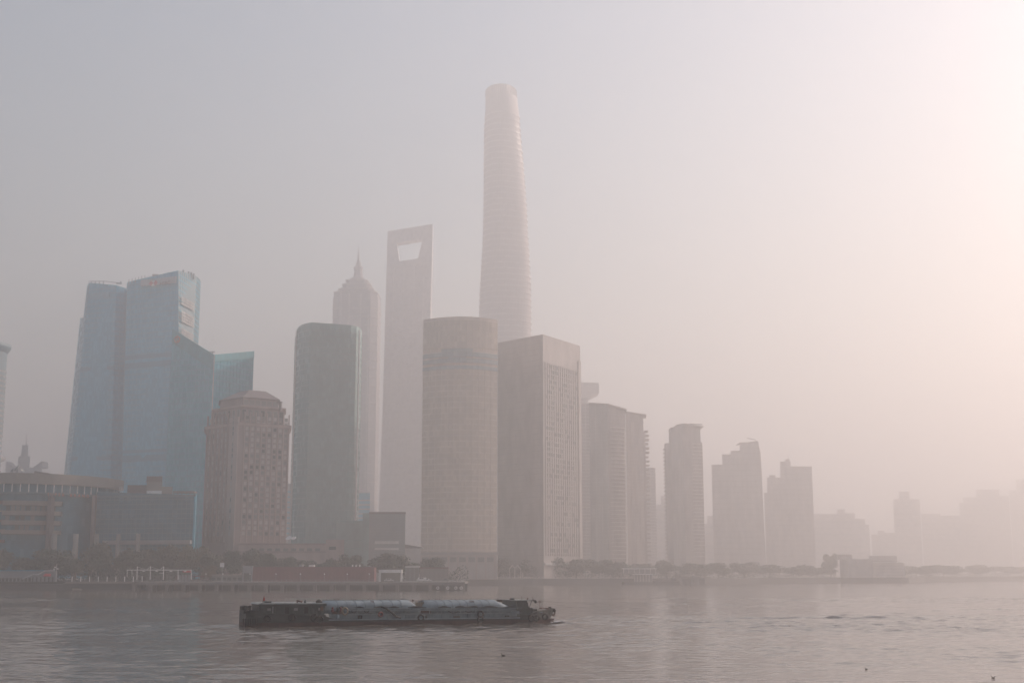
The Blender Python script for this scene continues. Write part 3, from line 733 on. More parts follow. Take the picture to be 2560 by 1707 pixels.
arc_band(793, 800, .6, 'parapet', m_gold_band)
for i in range(1, 12):
    p = T[i]; MB().box(p.x - .15, p.x + .15, p.y - .42, p.y + .2, 22, at(1150, 925, 900).z).build('mullion', m_gold_band, t)
a, b = at(1047, 1366, 897), at(1243, 1366, 897)
MB().box(a.x, b.x, 896, 925, 3.8, 20.4).build('podium', m_mirae, t)
for q_ in range(9):
    x = lerp(a.x + 1.5, b.x - 1.5, q_ / 8); MB().box(x - .5, x + .5, 895.2, 896.1, 3.8, 19.5).build('base_pier', m_pink2, t)
for q_ in range(8):
    x = lerp(a.x + 1.5, b.x - 1.5, (q_ + .5) / 8); MB().box(x - 2.2, x + 2.2, 895.8, 896.1, 15.5, 18.6).build('podium_window', m_win3, t)
MB().box(a.x - .6, b.x + .6, 894.8, 912, 20.4, 22.0).build('canopy', m_mirae_band, t)

# umber corner tower with window grid
t = tower('window_grid_tower', 'umber square tower seen on its corner, right face gridded with windows', 'skyscraper',
          [(1245, 856, 965), (1357, 838, 930), (1450, 863, 979)], 34, m_mirae, m_mirae_band, floor=4.1, band=0.35, proud=.18, mull=None, flat=True, faces=[0])
T, Tb, Bq, Bb = t_pts[t.name]; zt = T[0].z
zw1 = at(1357, 905, 930).z; nrow, ncol = 36, 15; dz = (zw1 - 22) / nrow
wmm = window_meshes(2.05, 2.5, .1, .2, m_mirae)[1:]; o = ORG[t.name][0]
a, b = T[1].xy, T[2].xy; d = (b - a); L = d.length; d = d / L; nr = Vector((d.y, -d.x)); ang = math.atan2(d.y, d.x)
rest = MB()
for r in range(nrow):
    for c in range(ncol):
        p = a + d * L * (.05 + .86 * (c + .5) / ncol) + nr * .04; z = 22 + dz * (r + .5); pale = random.random() < .8
        if c < 8: link('window', wmm[0] if pale else wmm[1], t, loc=(p.x - o.x, p.y - o.y, z - o.z), rotz=ang)
        else:
            u = Vector((d.x, d.y, 0)); q = Vector((p.x, p.y, z)) + Vector((nr.x, nr.y, 0)) * .03
            rest.quad(q - u * 1.02 - Vector((0, 0, 1.25)), q + u * 1.02 - Vector((0, 0, 1.25)), q + u * 1.02 + Vector((0, 0, 1.25)), q - u * 1.02 + Vector((0, 0, 1.25)), mi=0 if pale else 1)
ro = rest.build('window_rows', [m_win2, m_win3], t); ro['kind'] = 'stuff'
for c in range(ncol + 1):
    p = a + d * L * (.05 + .86 * c / ncol); MB().obox(p - d * .22, p + d * .22, 20, zw1 + .5, .5, .1).build('pier', m_mirae, t)
for r in range(0, nrow + 1): MB().obox(a + d * L * .05, a + d * L * .91, 22 + dz * r - .45, 22 + dz * r + .45, .25, .1).build('spandrel', m_mirae, t)
p0_, p1_ = a + d * L * .93, b; MB().obox(p0_, p1_, 5, zt - 12, .6, .1).build('corner_pier', m_mirae, t)
MB().obox(a, b, 13.5, 15.2, 1.2, .2).build('base_canopy', m_steel, t)

# tower with a cantilevered hat behind it
D = 1720
t = thing('hat_roof_tower', 'pale distant tower with a wedge-shaped overhanging roof', 'skyscraper', (at(1455, 1434, D).x, D + 15, 3.8))
p, q = at(1420, 1000, D), at(1468, 1000, D); MB().box(p.x, q.x, D, D + 30, 3.8, p.z).build('shaft', m_far, t)
mb = MB(); fr = [at(1415, 998, D - 4), at(1467, 994, D - 4), at(1498, 980, D - 4), at(1498, 957, D - 4), at(1415, 954, D - 4)]
k = 5; bk = [v + Vector((0, 40, 0)) for v in fr]; mb.raw(fr + bk, [tuple(range(k)), tuple(range(2 * k - 1, k - 1, -1))] + [(i, k + i, k + (i + 1) % k, (i + 1) % k) for i in range(k)]); mb.build('overhanging_roof', m_far2, t)
for px in (1465, 1469): p = at(px, 1008, D); MB().box(p.x - .5, p.x + .5, D - 1, D, p.z - 3, at(px, 994, D).z).build('strut', m_far, t)
for k in range(20): MB().box(at(1420, 1434, D).x, at(1468, 1000, D).x, D - .5, D + .1, 20 + k * 10, 22 + k * 10).build('floor_band', m_far2, t)

# riverside apartment towers
def balcony_stack(t, a, b, y0, y1, Dm, n, out, name='balcony', m=m_slab, bulge=0.0, th=.55):
    """curved balcony slabs from picture row y0 down to y1"""
    z1_, z0_ = at(1500, y0, Dm).z, at(1500, y1, Dm).z
    a = Vector((a.x, a.y)); b = Vector((b.x, b.y)); d = (b - a).normalized(); nr = Vector((d.y, -d.x))
    for k in range(n):
        z = lerp(z0_, z1_, k / (n - 1)); mb = MB(); pts = []
        for i in range(7):
            f = i / 6; pts.append(a.lerp(b, f) + nr * (out + bulge * (1 - (2 * f - 1) ** 2)))
        poly = [tuple(p) for p in pts] + [tuple(b - nr * .3), tuple(a - nr * .3)]
        mb.prism(poly, z, z + th); mb.build(name, m, t)
t = tower('rear_apartment', 'slim pale apartment tower half hidden behind the window-grid tower', 'apartment tower', [(1446, 1008, 1250), (1480, 1010, 1254)], 20, m_res2, m_slab, floor=3.3, band=.5, flat=True, mull=5)
t = tower('curved_bay_apartment', 'tall apartment tower with a curved stack of pale balconies', 'apartment tower', [(1474, 1010, 1152), (1518, 1013, 1140), (1562, 1026, 1150)], 24, m_res, m_res2, floor=3.3, band=.5, mull=6.0)
T, Tb, Bq, Bb = t_pts[t.name]
balcony_stack(t, T[1].lerp(T[2], .12), T[1].lerp(T[2], .96), 1070, 1396, 1145, 34, 1.2, bulge=2.2)
a_, b_ = T[1].lerp(T[2], .12), T[1].lerp(T[2], .96)
MB().loft([[(T[0].x - 1, T[0].y - 1, T[0].z), (T[1].x, T[1].y - 2, T[1].z), (T[2].x + 1.5, T[2].y - 2, T[2].z), (Tb[0].x, Tb[0].y, T[2].z), (Tb[1].x, Tb[1].y, T[0].z)], [(T[0].x - 1, T[0].y - 1, T[0].z + 1.4), (T[1].x, T[1].y - 2, T[1].z + 1.4), (T[2].x + 1.5, T[2].y - 2, T[2].z + 1.4), (Tb[0].x, Tb[0].y, T[2].z + 1.4), (Tb[1].x, Tb[1].y, T[0].z + 1.4)]]).build('curved_roof', m_res, t)
MB().tube([at(1502, 1010, 1145), at(1522, 1016, 1143)], .5, 5).build('roof_davit', m_reswin, t)
MB().tube([Vector((b_.x, b_.y - 2.2, 8)), Vector((b_.x, b_.y - 2.2, at(1500, 1075, 1145).z))], .45, 6).build('drain_pier', m_slab, t)
t = tower('side_balcony_apartment', 'apartment tower with balconies jutting from its right edge', 'apartment tower', [(1565, 1031, 1178), (1607, 1039, 1192)], 22, m_res, m_res2, floor=3.3, band=.5, mull=5.0)
T, Tb, Bq, Bb = t_pts[t.name]
MB().loft([[T[0] + Vector((-1, -1, 0)), T[1] + Vector((2.4, -1, 0)), Tb[0] + Vector((2.4, 0, 0)), Tb[1]], [T[0] + Vector((-1, -1, 1.2)), T[1] + Vector((3.2, -1, 1.2)), Tb[0] + Vector((3.2, 0, 1.2)), Tb[1] + Vector((0, 0, 1.2))]]).build('roof_overhang', m_res, t)
p = T[1]
MB().box(p.x, p.x + 2.2, p.y + 2, p.y + 16, 3.8, at(1610, 1078, 1190).z).build('side_bay', m_res2, t)
for k in range(34):
    z = lerp(8, at(1610, 1078, 1190).z, k / 33)
    MB().box(p.x + 1.9, p.x + 5.0 + (.8 if k % 3 else 0), p.y + 2.5, p.y + 13, z, z + (1.5 if k > 27 else 1.0)).build('balcony', m_res, t)
t = tower('thin_far_apartment', 'faint narrow apartment slab right of the side-balcony tower', 'apartment tower', [(1612, 1168, 1520), (1638, 1169, 1524)], 20, m_res2, m_slab, floor=3.4, band=.5, flat=True, mull=5)
t = tower('lone_apartment_tower', 'free-standing apartment tower with notched balconies down its left edge', 'apartment tower', [(1678, 1104, 1312), (1708, 1104, 1300), (1755, 1104, 1312)], 22, m_res, m_res2, floor=3.3, band=.5, flat=True, mull=5.0)
T, Tb, Bq, Bb = t_pts[t.name]; zt = T[0].z
o1 = at(1691, 1060, 1312)
MB().prism([(at(1678, 1066, 1312).x, 1314), (at(1706, 1060, 1302).x, 1304), (at(1751, 1066, 1310).x, 1312), (at(1751, 1066, 1310).x, 1334), (at(1678, 1066, 1312).x, 1334)], zt, at(1700, 1067, 1310).z).build('top_storeys', m_res, t)
zz = at(1700, 1067, 1310).z
MB().prism([(at(1690, 1060, 1312).x, 1309), (at(1712, 1060, 1302).x, 1302), (at(1759, 1066, 1310).x, 1309), (at(1759, 1066, 1310).x, 1336), (at(1690, 1060, 1312).x, 1336)], zz, [zz + 2.4, zz + 2.8, zz + .9, zz + .9, zz + 2.4]).build('curved_roof', m_res, t)
MB().tube([at(1724, 1059, 1306), at(1756, 1061, 1306)], .45, 5).build('roof_davit', m_reswin, t)
p = at(1678, 1200, 1312)
MB().box(p.x - 4.2, p.x + 4, 1316, 1330, 3.8, at(1670, 1106, 1312).z).build('side_bay', m_res2, t)
for k in range(33):
    z = lerp(8, at(1670, 1122, 1312).z, k / 32); MB().box(p.x - 5.9, p.x - 4.0, 1317, 1327, z, z + 1.2).build('balcony', m_res, t)
balcony_stack(t, T[1].lerp(T[2], .45), T[1].lerp(T[2], .98), 1110, 1390, 1308, 32, .9, bulge=.8)

def stepped(name, label, steps, D, dep, m, mb_, extra=None, floor=10.5):
    """a block of several storeys' heights; steps = (px0, px1, ytop)"""
    x0, x1 = min(s[0] for s in steps), max(s[1] for s in steps)
    t = thing(name, label, 'apartment tower' if floor < 7 else 'building', (at((x0 + x1) / 2, 1434, D).x, D + dep / 2, 3.8))
    for i, (a, b, y) in enumerate(sorted(steps, key=lambda s: s[2])):
        p, q = at(a, y, D), at(b, y, D); off = .9 * i
        xl = at(a, y, D).x; xr = at(b, y, D).x
        for (a2, b2, y2) in steps:
            if y2 < y and abs(a2 - b) < 4: xr += 3.5
            if y2 < y and abs(b2 - a) < 4: xl -= 3.5
        MB().rbox(xl, xr, D + off, D + dep - off, 3.8, p.z).build('wing', m, t)
        MB().box(xl - .2, xr + .2, D + off - .3, D + off + .3, p.z - .9, p.z + .4).build('parapet', mb_, t)
        k = 0; z = 10
        while z < p.z - 4:
            MB().box(xl + .3, xr - .3, D + off - .35, D + off + .1, z, z + floor * .22).build('floor_band', mb_, t); z += floor
    return t
t = stepped('stepped_apartment', 'apartment block climbing in four steps to a roof crane', [(1779.6, 1806, 1162), (1806, 1827, 1136), (1827, 1849, 1127), (1849, 1896, 1106)], 1560, 26, m_res2, m_res, floor=6.6)
p, q = at(1849, 1108, 1559), at(1894, 1102, 1559)
MB().prism([(p.x, 1559), (q.x, 1559), (q.x, 1584), (p.x, 1584)], at(1870, 1106.5, 1559).z, [p.z, q.z + .3, q.z + .3, p.z]).build('sloped_parapet', m_res, t)
MB().tube([at(1868, 1095, 1562), at(1889, 1099, 1562), at(1889, 1104, 1562)], .5, 5).build('roof_crane', m_reswin, t)
a = [at(1895, 1434, 1561), at(1912, 1434, 1566)]
MB().loft([[(at(1896, 1434, 1561).x, 1561.5, 3.8), (at(1917, 1434, 1561).x, 1562, 3.8), (at(1917, 1434, 1561).x, 1585, 3.8), (at(1896, 1434, 1561).x, 1585, 3.8)], [(at(1894, 1104, 1561).x, 1561.5, at(1894, 1104, 1561).z), (at(1902, 1130, 1561).x, 1562, at(1902, 1130, 1561).z), (at(1902, 1130, 1561).x, 1585, at(1902, 1130, 1561).z), (at(1894, 1104, 1561).x, 1585, at(1894, 1104, 1561).z)]]).build('raked_side', m_res2, t)
t = stepped('twin_block_apartment', 'pair of joined apartment blocks, the taller right one with a rooftop tank and antenna', [(1911, 1924, 1232), (1918, 1950, 1194), (1950, 1976, 1154), (1976, 2030, 1166)], 1720, 28, m_res2, m_res, floor=6.6)
pbox(MB(), 1923, 1938.5, 1187, 1724, 8, ybase=1195).build('roof_house', m_res, t)
pbox(MB(), 1963, 1974, 1147, 1724, 8, ybase=1155).build('rooftop_tank', m_res, t)
p = at(1970, 1148, 1727); MB().tube([p, at(1970, 1134, 1727)], [.4, .12], 5).build('antenna', m_res, t)
stepped('gap_apartment', 'dim low apartment seen in the gap left of the stepped block', [(1768, 1782, 1290), (1760, 1775, 1310)], 1900, 20, m_far, m_far2, floor=9)
stepped('gap_midrise', 'faint mid-rise in the gap left of the lone apartment tower', [(1640, 1662, 1262), (1652, 1676, 1240)], 1950, 22, m_far, m_far2, floor=9)
t = stepped('sloping_far_block', 'faint wide block whose roofline steps down to the right', [(2034, 2094, 1285), (2093, 2112, 1273), (2112, 2137, 1283), (2137, 2163, 1297), (2163, 2174, 1312)], 2250, 40, m_far, m_far2)
t = stepped('low_far_block', 'faint low block left of the square-headed far tower', [(2179, 2196, 1336), (2194, 2210, 1327), (2210, 2240, 1332)], 2330, 34, m_far, m_far2)
t = stepped('square_headed_tower', 'faint far tower with a smaller square block on its roof', [(2233, 2299, 1248), (2247, 2273, 1229)], 2420, 36, m_far, m_far2)
t = stepped('long_far_slab', 'faint long slab between the far tower and the right-hand blocks', [(2303, 2350, 1285), (2350, 2400, 1289)], 2620, 36, m_far, m_far2)
t = stepped('stepped_far_tower', 'faint broad tower with a raised middle near the right edge', [(2399, 2410, 1257), (2408, 2442, 1243), (2440, 2498, 1224), (2498, 2522, 1240)], 2720, 40, m_far, m_far2)
t = stepped('edge_far_tower', 'faintest tower block, cut off by the right edge', [(2523, 2545, 1226), (2539, 2600, 1200)], 2950, 40, m_far, m_far2)

# ------------------------------------------------------------------ shopping mall on the left
D = 690
cx, cy, RX, RY = at(92, 1200, 742).x, 742.0, 47.5, 54.0
t = thing('shopping_mall', 'big round-fronted shopping mall with beige crown and blue glass wing', 'mall', (cx, cy, 3.8))
def earc(a0, a1, n, sc_=1.0, extra=0.0):
    return [Vector((cx + (RX * sc_ + extra) * math.sin(a), cy - (RY * sc_ + extra) * math.cos(a))) for a in [lerp(math.radians(a0), math.radians(a1), i / n) for i in range(n + 1)]]
def zpx(y, D_=690): return at(100, y, D_).z
def drum(name, m, y_top, y_bot, sc_=1.0, extra=0.0, a0=-100, a1=94, n=44, closed=True):
    pts = earc(a0, a1, n, sc_, extra)
    poly = [tuple(p) for p in pts] + [(cx + 20, cy + 20), (cx - 20, cy + 20)]
    return MB().prism(poly, zpx(y_bot), zpx(y_top)).build(name, m, t)
drum('core', m_mallglass, 1206, 1440, .93)
drum('crown', m_beige, 1183, 1209, 1.0, 1.0)
drum('crown_roof', m_roofbrown, 1181.5, 1184, .97)
drum('clerestory', m_mallglass, 1208.5, 1229, .975)
for k in range(26):
    a = math.radians(-62 + k * 5.0); p = Vector((cx + RX * 1.0 * math.sin(a), cy - RY * 1.0 * math.cos(a)))
    if p.x < at(247, 1215, 715).x: MB().box(p.x - .22, p.x + .22, p.y - .3, p.y + .3, zpx(1229), zpx(1208.5)).build('white_post', m_white, t)
drum('cornice', m_mallband, 1228.5, 1233, .98)
for y0, y1 in ((1250.5, 1262), (1276, 1286.5), (1300, 1311), (1324, 1334)):         # beige balcony fascias in the bay
    ob = drum('balcony_fascia', m_beige, y0, y1, 1.0, .2, 3, 38, 12)
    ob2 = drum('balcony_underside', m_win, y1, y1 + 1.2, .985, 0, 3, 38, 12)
for y0, y1, m in ((1250, 1259, m_red), (1275, 1277.5, m_beige), (1322, 1330, m_beige), (1348, 1356, m_red), (1298, 1304, m_red), (1375, 1381, m_red)):
    drum('floor_fascia', m, y0, y1, .95, 0, -95, 4, 22)
for k in range(10):
    for y0, y1 in ((1263, 1275), (1288, 1299), (1312, 1323)):
        a = math.radians(4 + k * 3.2); a2 = math.radians(4 + k * 3.2 + 2.6)
        p, q = [Vector((cx + RX * .938 * math.sin(v), cy - RY * .938 * math.cos(v))) for v in (a, a2)]
        MB().obox(p, q, zpx(y1), zpx(y0), .15, .1).build('pane', random.choice((m_win3, m_mallglass, m_win)), t)
for px in (127, 181):
    p = at(px, 1434, 690); MB().lathe((p.x, 692, 3.8), [(1.45, 0), (1.45, zpx(1334) - 3.8)], 14).build('column', m_beige, t, True)
MB().box(at(113, 1434, 692).x - .5, at(119, 1434, 692).x, 690.5, 696, 3.8, zpx(1240)).build('bay_pier', m_roofbrown, t)
MB().box(at(226, 1300, 708).x, at(240, 1300, 712).x, 709, 716, 3.8, zpx(1232)).build('bay_pier', m_roofbrown, t)
# lettering on the bay
for k, ch in enumerate('SUPER BRAND MALL'):
    if ch == ' ': continue
    px = 122 + k * 7.3; a = math.asin(max(-1, min(1, (at(px, 1233, 690 + 6).x - cx) / RX)))
    p = (cx + (RX + .6) * math.sin(a), cy - (RY + .6) * math.cos(a), zpx(1234.5))
    sign('sign_letter', ch, 2.3, m_orange, t, p, math.atan2(RY * math.sin(a), RX * math.cos(a)))
for k, ch in enumerate('正大广场'):
    px = 262 + k * 13.5; p = at(px, 1224.5, 738); sign('roof_sign_letter', ch, 3.1, m_white, t, p, .45)
# glass wing
wa, wb = at(243, 1229, 712), at(490, 1237, 700)
MB().prism([(wa.x, 712), (wb.x, 700), (wb.x * 1.088, 760), (wa.x * 1.09, 770)], 12.5, [wa.z, wb.z, wb.z, wa.z]).build('glass_wing', m_mallglass, t)
for k in range(15):
    z = 13.5 + k * 2.55
    if z < wb.z - .8: MB().obox((wa.x, 712), (wb.x, 700), z, z + .45, .22, .1).build('floor_line', m_mallband, t)
for k in range(1, 22):
    p = Vector((wa.x, 712)).lerp(Vector((wb.x, 700)), k / 22); MB().obox((p.x - .1, p.y), (p.x + .1, p.y - .01), 13.5, wb.z - .3, .16, .1).build('mullion', m_mallband, t)
MB().obox((wa.x, 711.8), (wb.x, 699.8), wb.z - .7, wb.z + .25, .5, .1).build('parapet', m_mallband, t)
MB().obox((wb.x - .8, 700.2), (wb.x + .3, 699.9), 12, wb.z, .45, .2).build('corner_fin', m_spandrel, t)
MB().obox((at(262, 1350, 711).x, 710.5), (wb.x - 1, 699.2), zpx(1360, 705), zpx(1350, 705), 2.2, .4).build('pale_fascia', m_grey, t)
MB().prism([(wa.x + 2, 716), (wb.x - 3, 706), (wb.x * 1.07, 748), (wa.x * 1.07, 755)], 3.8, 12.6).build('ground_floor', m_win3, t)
for px in (232, 291, 341):
    p = at(px, 1434, 703); MB().lathe((p.x, 703 if px > 250 else 706, 3.8), [(1.2, 0), (1.2, zpx(1334, 703) - 3.8)], 12).build('column', m_beige, t, True)
for x0, x1, y0, y1, Dd, m, nm in ((368, 404, 1191, 1237, 712, m_beige, 'roof_house'), (367, 405.5, 1190, 1204, 711.6, m_roofbrown, 'roof_house_band'), (367, 404, 1226, 1234, 711.2, m_white, 'white_screen'), (404, 431, 1216, 1238, 714, m_beige, 'roof_house'), (319, 366, 1212, 1236, 722, m_roofbrown, 'roof_house')):
    p, q = at(x0, y0, Dd), at(x1, y1, Dd); MB().rbox(p.x, q.x, Dd, Dd + 9, q.z, p.z).build(nm, m, t)
p, q = at(433, 1227, 708), at(486, 1231, 708); MB().box(p.x, q.x, 708, 714, q.z, p.z).build('pergola_roof', m_roofbrown, t)
for k in range(6):
    p = at(434 + k * 10.2, 1230, 708); MB().box(p.x - .15, p.x + .15, 708.3, 708.6, wb.z - .6, p.z).build('pergola_post', m_roofbrown, t)
# dishes and a skylight on the mall roof
p = at(90, 1183, 735); MB().prism([(p.x - 1, 735), (p.x + 7, 735), (p.x + 7, 745), (p.x - 1, 745)], p.z - 1, [p.z + 1.4, p.z + .2, p.z + .2, p.z + 1.4]).build('skylight', m_roofbrown, t)
for k, (px, py, r, v, lab) in enumerate(((41, 1170, 2.3, (-.75, -.4, .6), 'largest satellite dish, tilted on the round mall roof'), (30, 1176, 1.2, (-.5, -.6, .5), 'small satellite dish left of the largest one on the mall roof'), (56, 1176, 1.3, (.6, -.4, .6), 'small satellite dish right of the largest one on the mall roof'))):
    c = at(px, py, 728); v = Vector(v).normalized(); u = v.cross(Vector((0, 0, 1))).normalized(); w = v.cross(u)
    zb = zpx(1181.5)
    d_ = thing('satellite_dish', lab, 'satellite dish', (c.x, c.y, zb), 'mall roof dishes')
    mb = MB(); mb.loft([[c + v * h * r + (u * math.cos(a) + w * math.sin(a)) * q * r for a in [i * math.pi / 9 for i in range(18)]] for q, h in ((.05, -.38), (.5, -.3), (.85, -.08), (1, .05), (.98, .09), (.5, -.2), (.05, -.3))])
    mb.build('dish', m_grey, d_, True)
    mb = MB(); mb.tube([(c.x, c.y, zb), tuple(c - v * r * .38)], .22)
    for s in (-1, 1): mb.tube([(c.x + s * r * .6, c.y + .4, zb), tuple(c - v * r * .3)], .12)
    mb.build('stand', m_grey, d_)

# ------------------------------------------------------------------ left quay, pier and riverside buildings
GZ = 3.8
def gx(px, D): return at(px, 1434, D).x
# ferry hall with sloping awning
D = 640
t = thing('ferry_hall', 'low grey ferry hall with stepped sloping awning by the left quay', 'building', (gx(60, D), D, GZ))
zt_ = at(60, 1425, D).z
MB().rbox(gx(-40, D), gx(138, D), D + 3, D + 14, GZ, zt_ - .3).build('hall', m_grey, t)
MB().box(gx(-40, D), gx(112, D), D + 2.4, D + 14.4, zt_ - .3, zt_ + .1).build('roof', m_spandrel, t)
mb = MB(); mb.tube([at(55, 1447, D + 1.8), at(82, 1436, D + 1.8), at(96, 1435.5, D + 1.8), at(113, 1426, D + 1.8), at(136, 1425.5, D + 1.8)], .28, 5); mb.build('sloping_rail', m_steel, t)
MB().box(gx(-40, D), gx(56, D), D + 2.2, D + 3.2, at(20, 1444, D).z - .4, at(20, 1444, D).z).build('awning', m_win3, t)
for k in range(12): MB().box(gx(-38 + k * 9.5, D), gx(-32 + k * 9.5, D), D + 2.85, D + 3.1, GZ + .1, GZ + 1.9).build('doorway', m_win, t)
for k in range(6): MB().box(gx(76 + k * 10, D), gx(79 + k * 10, D), D + 2.8, D + 3.2, GZ, GZ + 2.2).build('pier', m_dconc, t)
MB().prism([(gx(107, D), D + .8), (gx(122, D), D + .8), (gx(122, D), D + 3), (gx(107, D), D + 3)], at(110, 1440, D).z, [at(110, 1437.5, D).z, at(110, 1437.5, D).z, at(110, 1433, D).z, at(110, 1433, D).z]).build('red_canopy', m_redsign, t)
# floodlight pole
D = 641
t = thing('floodlight_pole', 'tall floodlight pole at the right end of the ferry hall', 'lamp post', (gx(141, D), D, GZ))
MB().tube([(gx(141, D), D, GZ), at(142, 1408, D)], [.2, .1]).build('pole', m_steel, t)
for px, py in ((135, 1422), (138, 1417), (144, 1421)): p = at(px, py, D); MB().box(p.x - .35, p.x + .35, D - .3, D + .2, p.z - .3, p.z + .3).build('floodlight', m_white, t)
p = at(135, 1421, D); MB().tube([p, at(145, 1421, D)], .08).build('cross_arm', m_steel, t)

# floating walkway with white posts
D = 618
t = thing('pontoon_walkway', 'floating walkway with pale fascia and a row of white posts', 'walkway', (gx(250, D), D + 4, 0))
MB().box(gx(160, D), gx(352, D), D, D + 9, .9, 3.05).build('pontoon', m_dconc, t)
MB().box(gx(165, D), gx(333, D), D - .25, D + .1, at(250, 1457, D).z, at(250, 1453, D).z).build('pale_fascia', m_beige, t)
MB().box(gx(160, D), gx(354, D), D - .1, D + 9.1, 3.05, 3.35).build('deck', m_conc, t)
MB().box(gx(-80, D), gx(158, D), D + 14, D + 29, -.5, 2.6).build('landing_stage', m_dconc, t)
MB().box(gx(160, D), gx(354, D), D + .4, D + .5, 4.2, 4.28).build('hand_rail', m_steel, t)
for k in range(9): x = gx(180 + k * 21.9, D); MB().box(x - .16, x + .16, D + .3, D + .62, 3.35, at(200, 1440, D).z).build('white_post', m_white, t)

# piled pier in front of the bank
D = 606
t = thing('concrete_pier', 'long concrete pier on square piles in front of the red wall', 'pier', (gx(760, D), D + 10, 0))
x0, x1 = gx(330, D), gx(1163, D)
MB().box(x0, x1, D, D + 44, 3.1, 3.9).build('deck', m_conc, t)
MB().box(x0, x1, D - .35, D + .4, 2.5, 3.7).build('edge_beam', m_conc, t)
for k in range(21):
    x = lerp(x0 + 1, x1 - 1, k / 20); MB().box(x - .75, x + .75, D + .3, D + 1.8, -1, 2.6).build('pile', m_conc, t)
    MB().box(x - .5, x + .5, D + 10, D + 11, -1, 3.2).build('rear_pile', m_dconc, t)
MB().box(x0, x1, D + 30, D + 31, -1, 3.2).build('rear_wall', m_dconc, t)
mb = MB(); mb.box(x0, x1, D + .2, D + .28, 4.85, 4.95); mb.box(x0, x1, D + .2, D + .28, 4.4, 4.46); mb.build('hand_rail', m_grey, t)
for k in range(70):
    x = lerp(x0 + .2, x1 - .2, k / 69); MB().box(x - .05, x + .05, D + .18, D + .3, 3.9, 4.9).build('rail_post', m_grey, t)
for k, px in enumerate((1095, 1120, 1140, 1153)):
    x = gx(px, D); b_ = thing('tyre_fender', ['leftmost', 'second', 'third', 'rightmost'][k] + ' pale tyre fender hanging at the right end of the concrete pier', 'tyre', (x, D - .5, 1.2), 'pier end fenders')
    MB().tube([(x + .55 * math.cos(a), D - .55, 1.25 + .55 * math.sin(a)) for a in [i * math.pi / 6 for i in range(13)]], .2, 6).build('ring', m_white, b_, True)
    MB().tube([(x, D - .5, 1.8), (x, D - .36, 2.9)], .04, 4).build('rope', m_rope, b_)

# white steel ferry gate
D = 612
t = thing('steel_gate_frame', 'white steel boarding frame with three masts and slanted stays', 'frame', (gx(400, D), D, 3.35))
def post(px, y0, y1, r=.17, nm='post'):
    MB().tube([at(px, y1, D), at(px + (0 if nm == 'post' else 1.2), y0, D)], r, 6).build(nm, m_white, t)
for px in (318, 330): post(px, 1424, 1441, .12)
for px in (342, 375, 408): post(px, 1415, 1449, .2, 'mast')
for px in (445, 478): post(px, 1424, 1449, .2)
MB().tube([at(317, 1424, D), at(479, 1424, D)], .18, 6).build('top_beam', m_white, t)
MB().tube([at(317, 1424, D + 5), at(479, 1424, D + 5)], .14, 6).build('rear_beam', m_white, t)
for px in (368, 401): MB().tube([at(px, 1422.5, D), at(px + 8, 1415.5, D)], .12, 5).build('stay', m_white, t)
for px in (343, 376): MB().tube([at(px, 1415.5, D), at(px + 24, 1424, D)], .05, 4).build('cable', m_white, t)
MB().tube([at(398, 1432, D), at(408, 1432, D)], .1, 5).build('cross_bar', m_white, t)
for px in (359, 392, 427, 463): p = at(px, 1427, D + 1); MB().box(p.x - .5, p.x + .5, D + .7, D + 1.3, p.z - .22, p.z + .22).build('lamp', m_white, t)
p, q = at(457, 1426, D + 2), at(477, 1430, D + 2); MB().box(p.x, q.x, D + 2, D + 2.2, q.z, p.z).build('red_banner', m_redsign, t)
for k in range(4): x = gx(447 + k * 8, D + 5); MB().box(x, x + 1.1, D + 4.5, D + 4.6, 3.9, 7.0).build('glass_panel', m_grey, t)
p, q = at(440, 1438.5, 640), at(510, 1440, 640); tt = thing('red_barrier', 'long thin dark red barrier behind the boarding frame', 'barrier', (p.x, 640, GZ))
MB().box(p.x, q.x, 640, 640.2, q.z - .1, p.z).build('rail', m_redwall, tt)
for k in range(6): x = lerp(p.x, q.x, k / 5); MB().box(x - .06, x + .06, 640, 640.2, GZ, q.z).build('post', m_redwall, tt)

# square sign
D = 643; x = gx(555.5, D)
t = thing('square_sign', 'blank white square sign on a pole left of the red wall', 'sign', (x, D, GZ))
MB().tube([(x, D, GZ), (x, D, at(555, 1412, D).z)], .12).build('pole', m_grey, t)
p, q = at(550.5, 1406, D), at(560.5, 1417, D); MB().box(p.x, q.x, D - .25, D - .1, q.z, p.z).build('panel', m_white, t)
# kiosk
D = 646
p, q = at(530, 1417, D), at(605, 1436, D)
t = thing('long_kiosk', 'low dark kiosk with an olive roof edge and small pale lamps', 'kiosk', (p.x + 6, D, GZ))
MB().box(p.x, q.x, D, D + 6, GZ, at(560, 1436, D).z).build('body', m_win3, t)
MB().box(p.x - .3, q.x + .3, D - .5, D + 6.4, at(560, 1437.5, D).z, at(560, 1436, D).z + .12).build('roof_edge', m_beige, t)
for k in range(6): x = lerp(p.x + 1, q.x - 1, k / 5); MB().box(x - .9, x + .9, D - .1, D + .1, GZ + .5, GZ + 2).build('window', m_win, t)

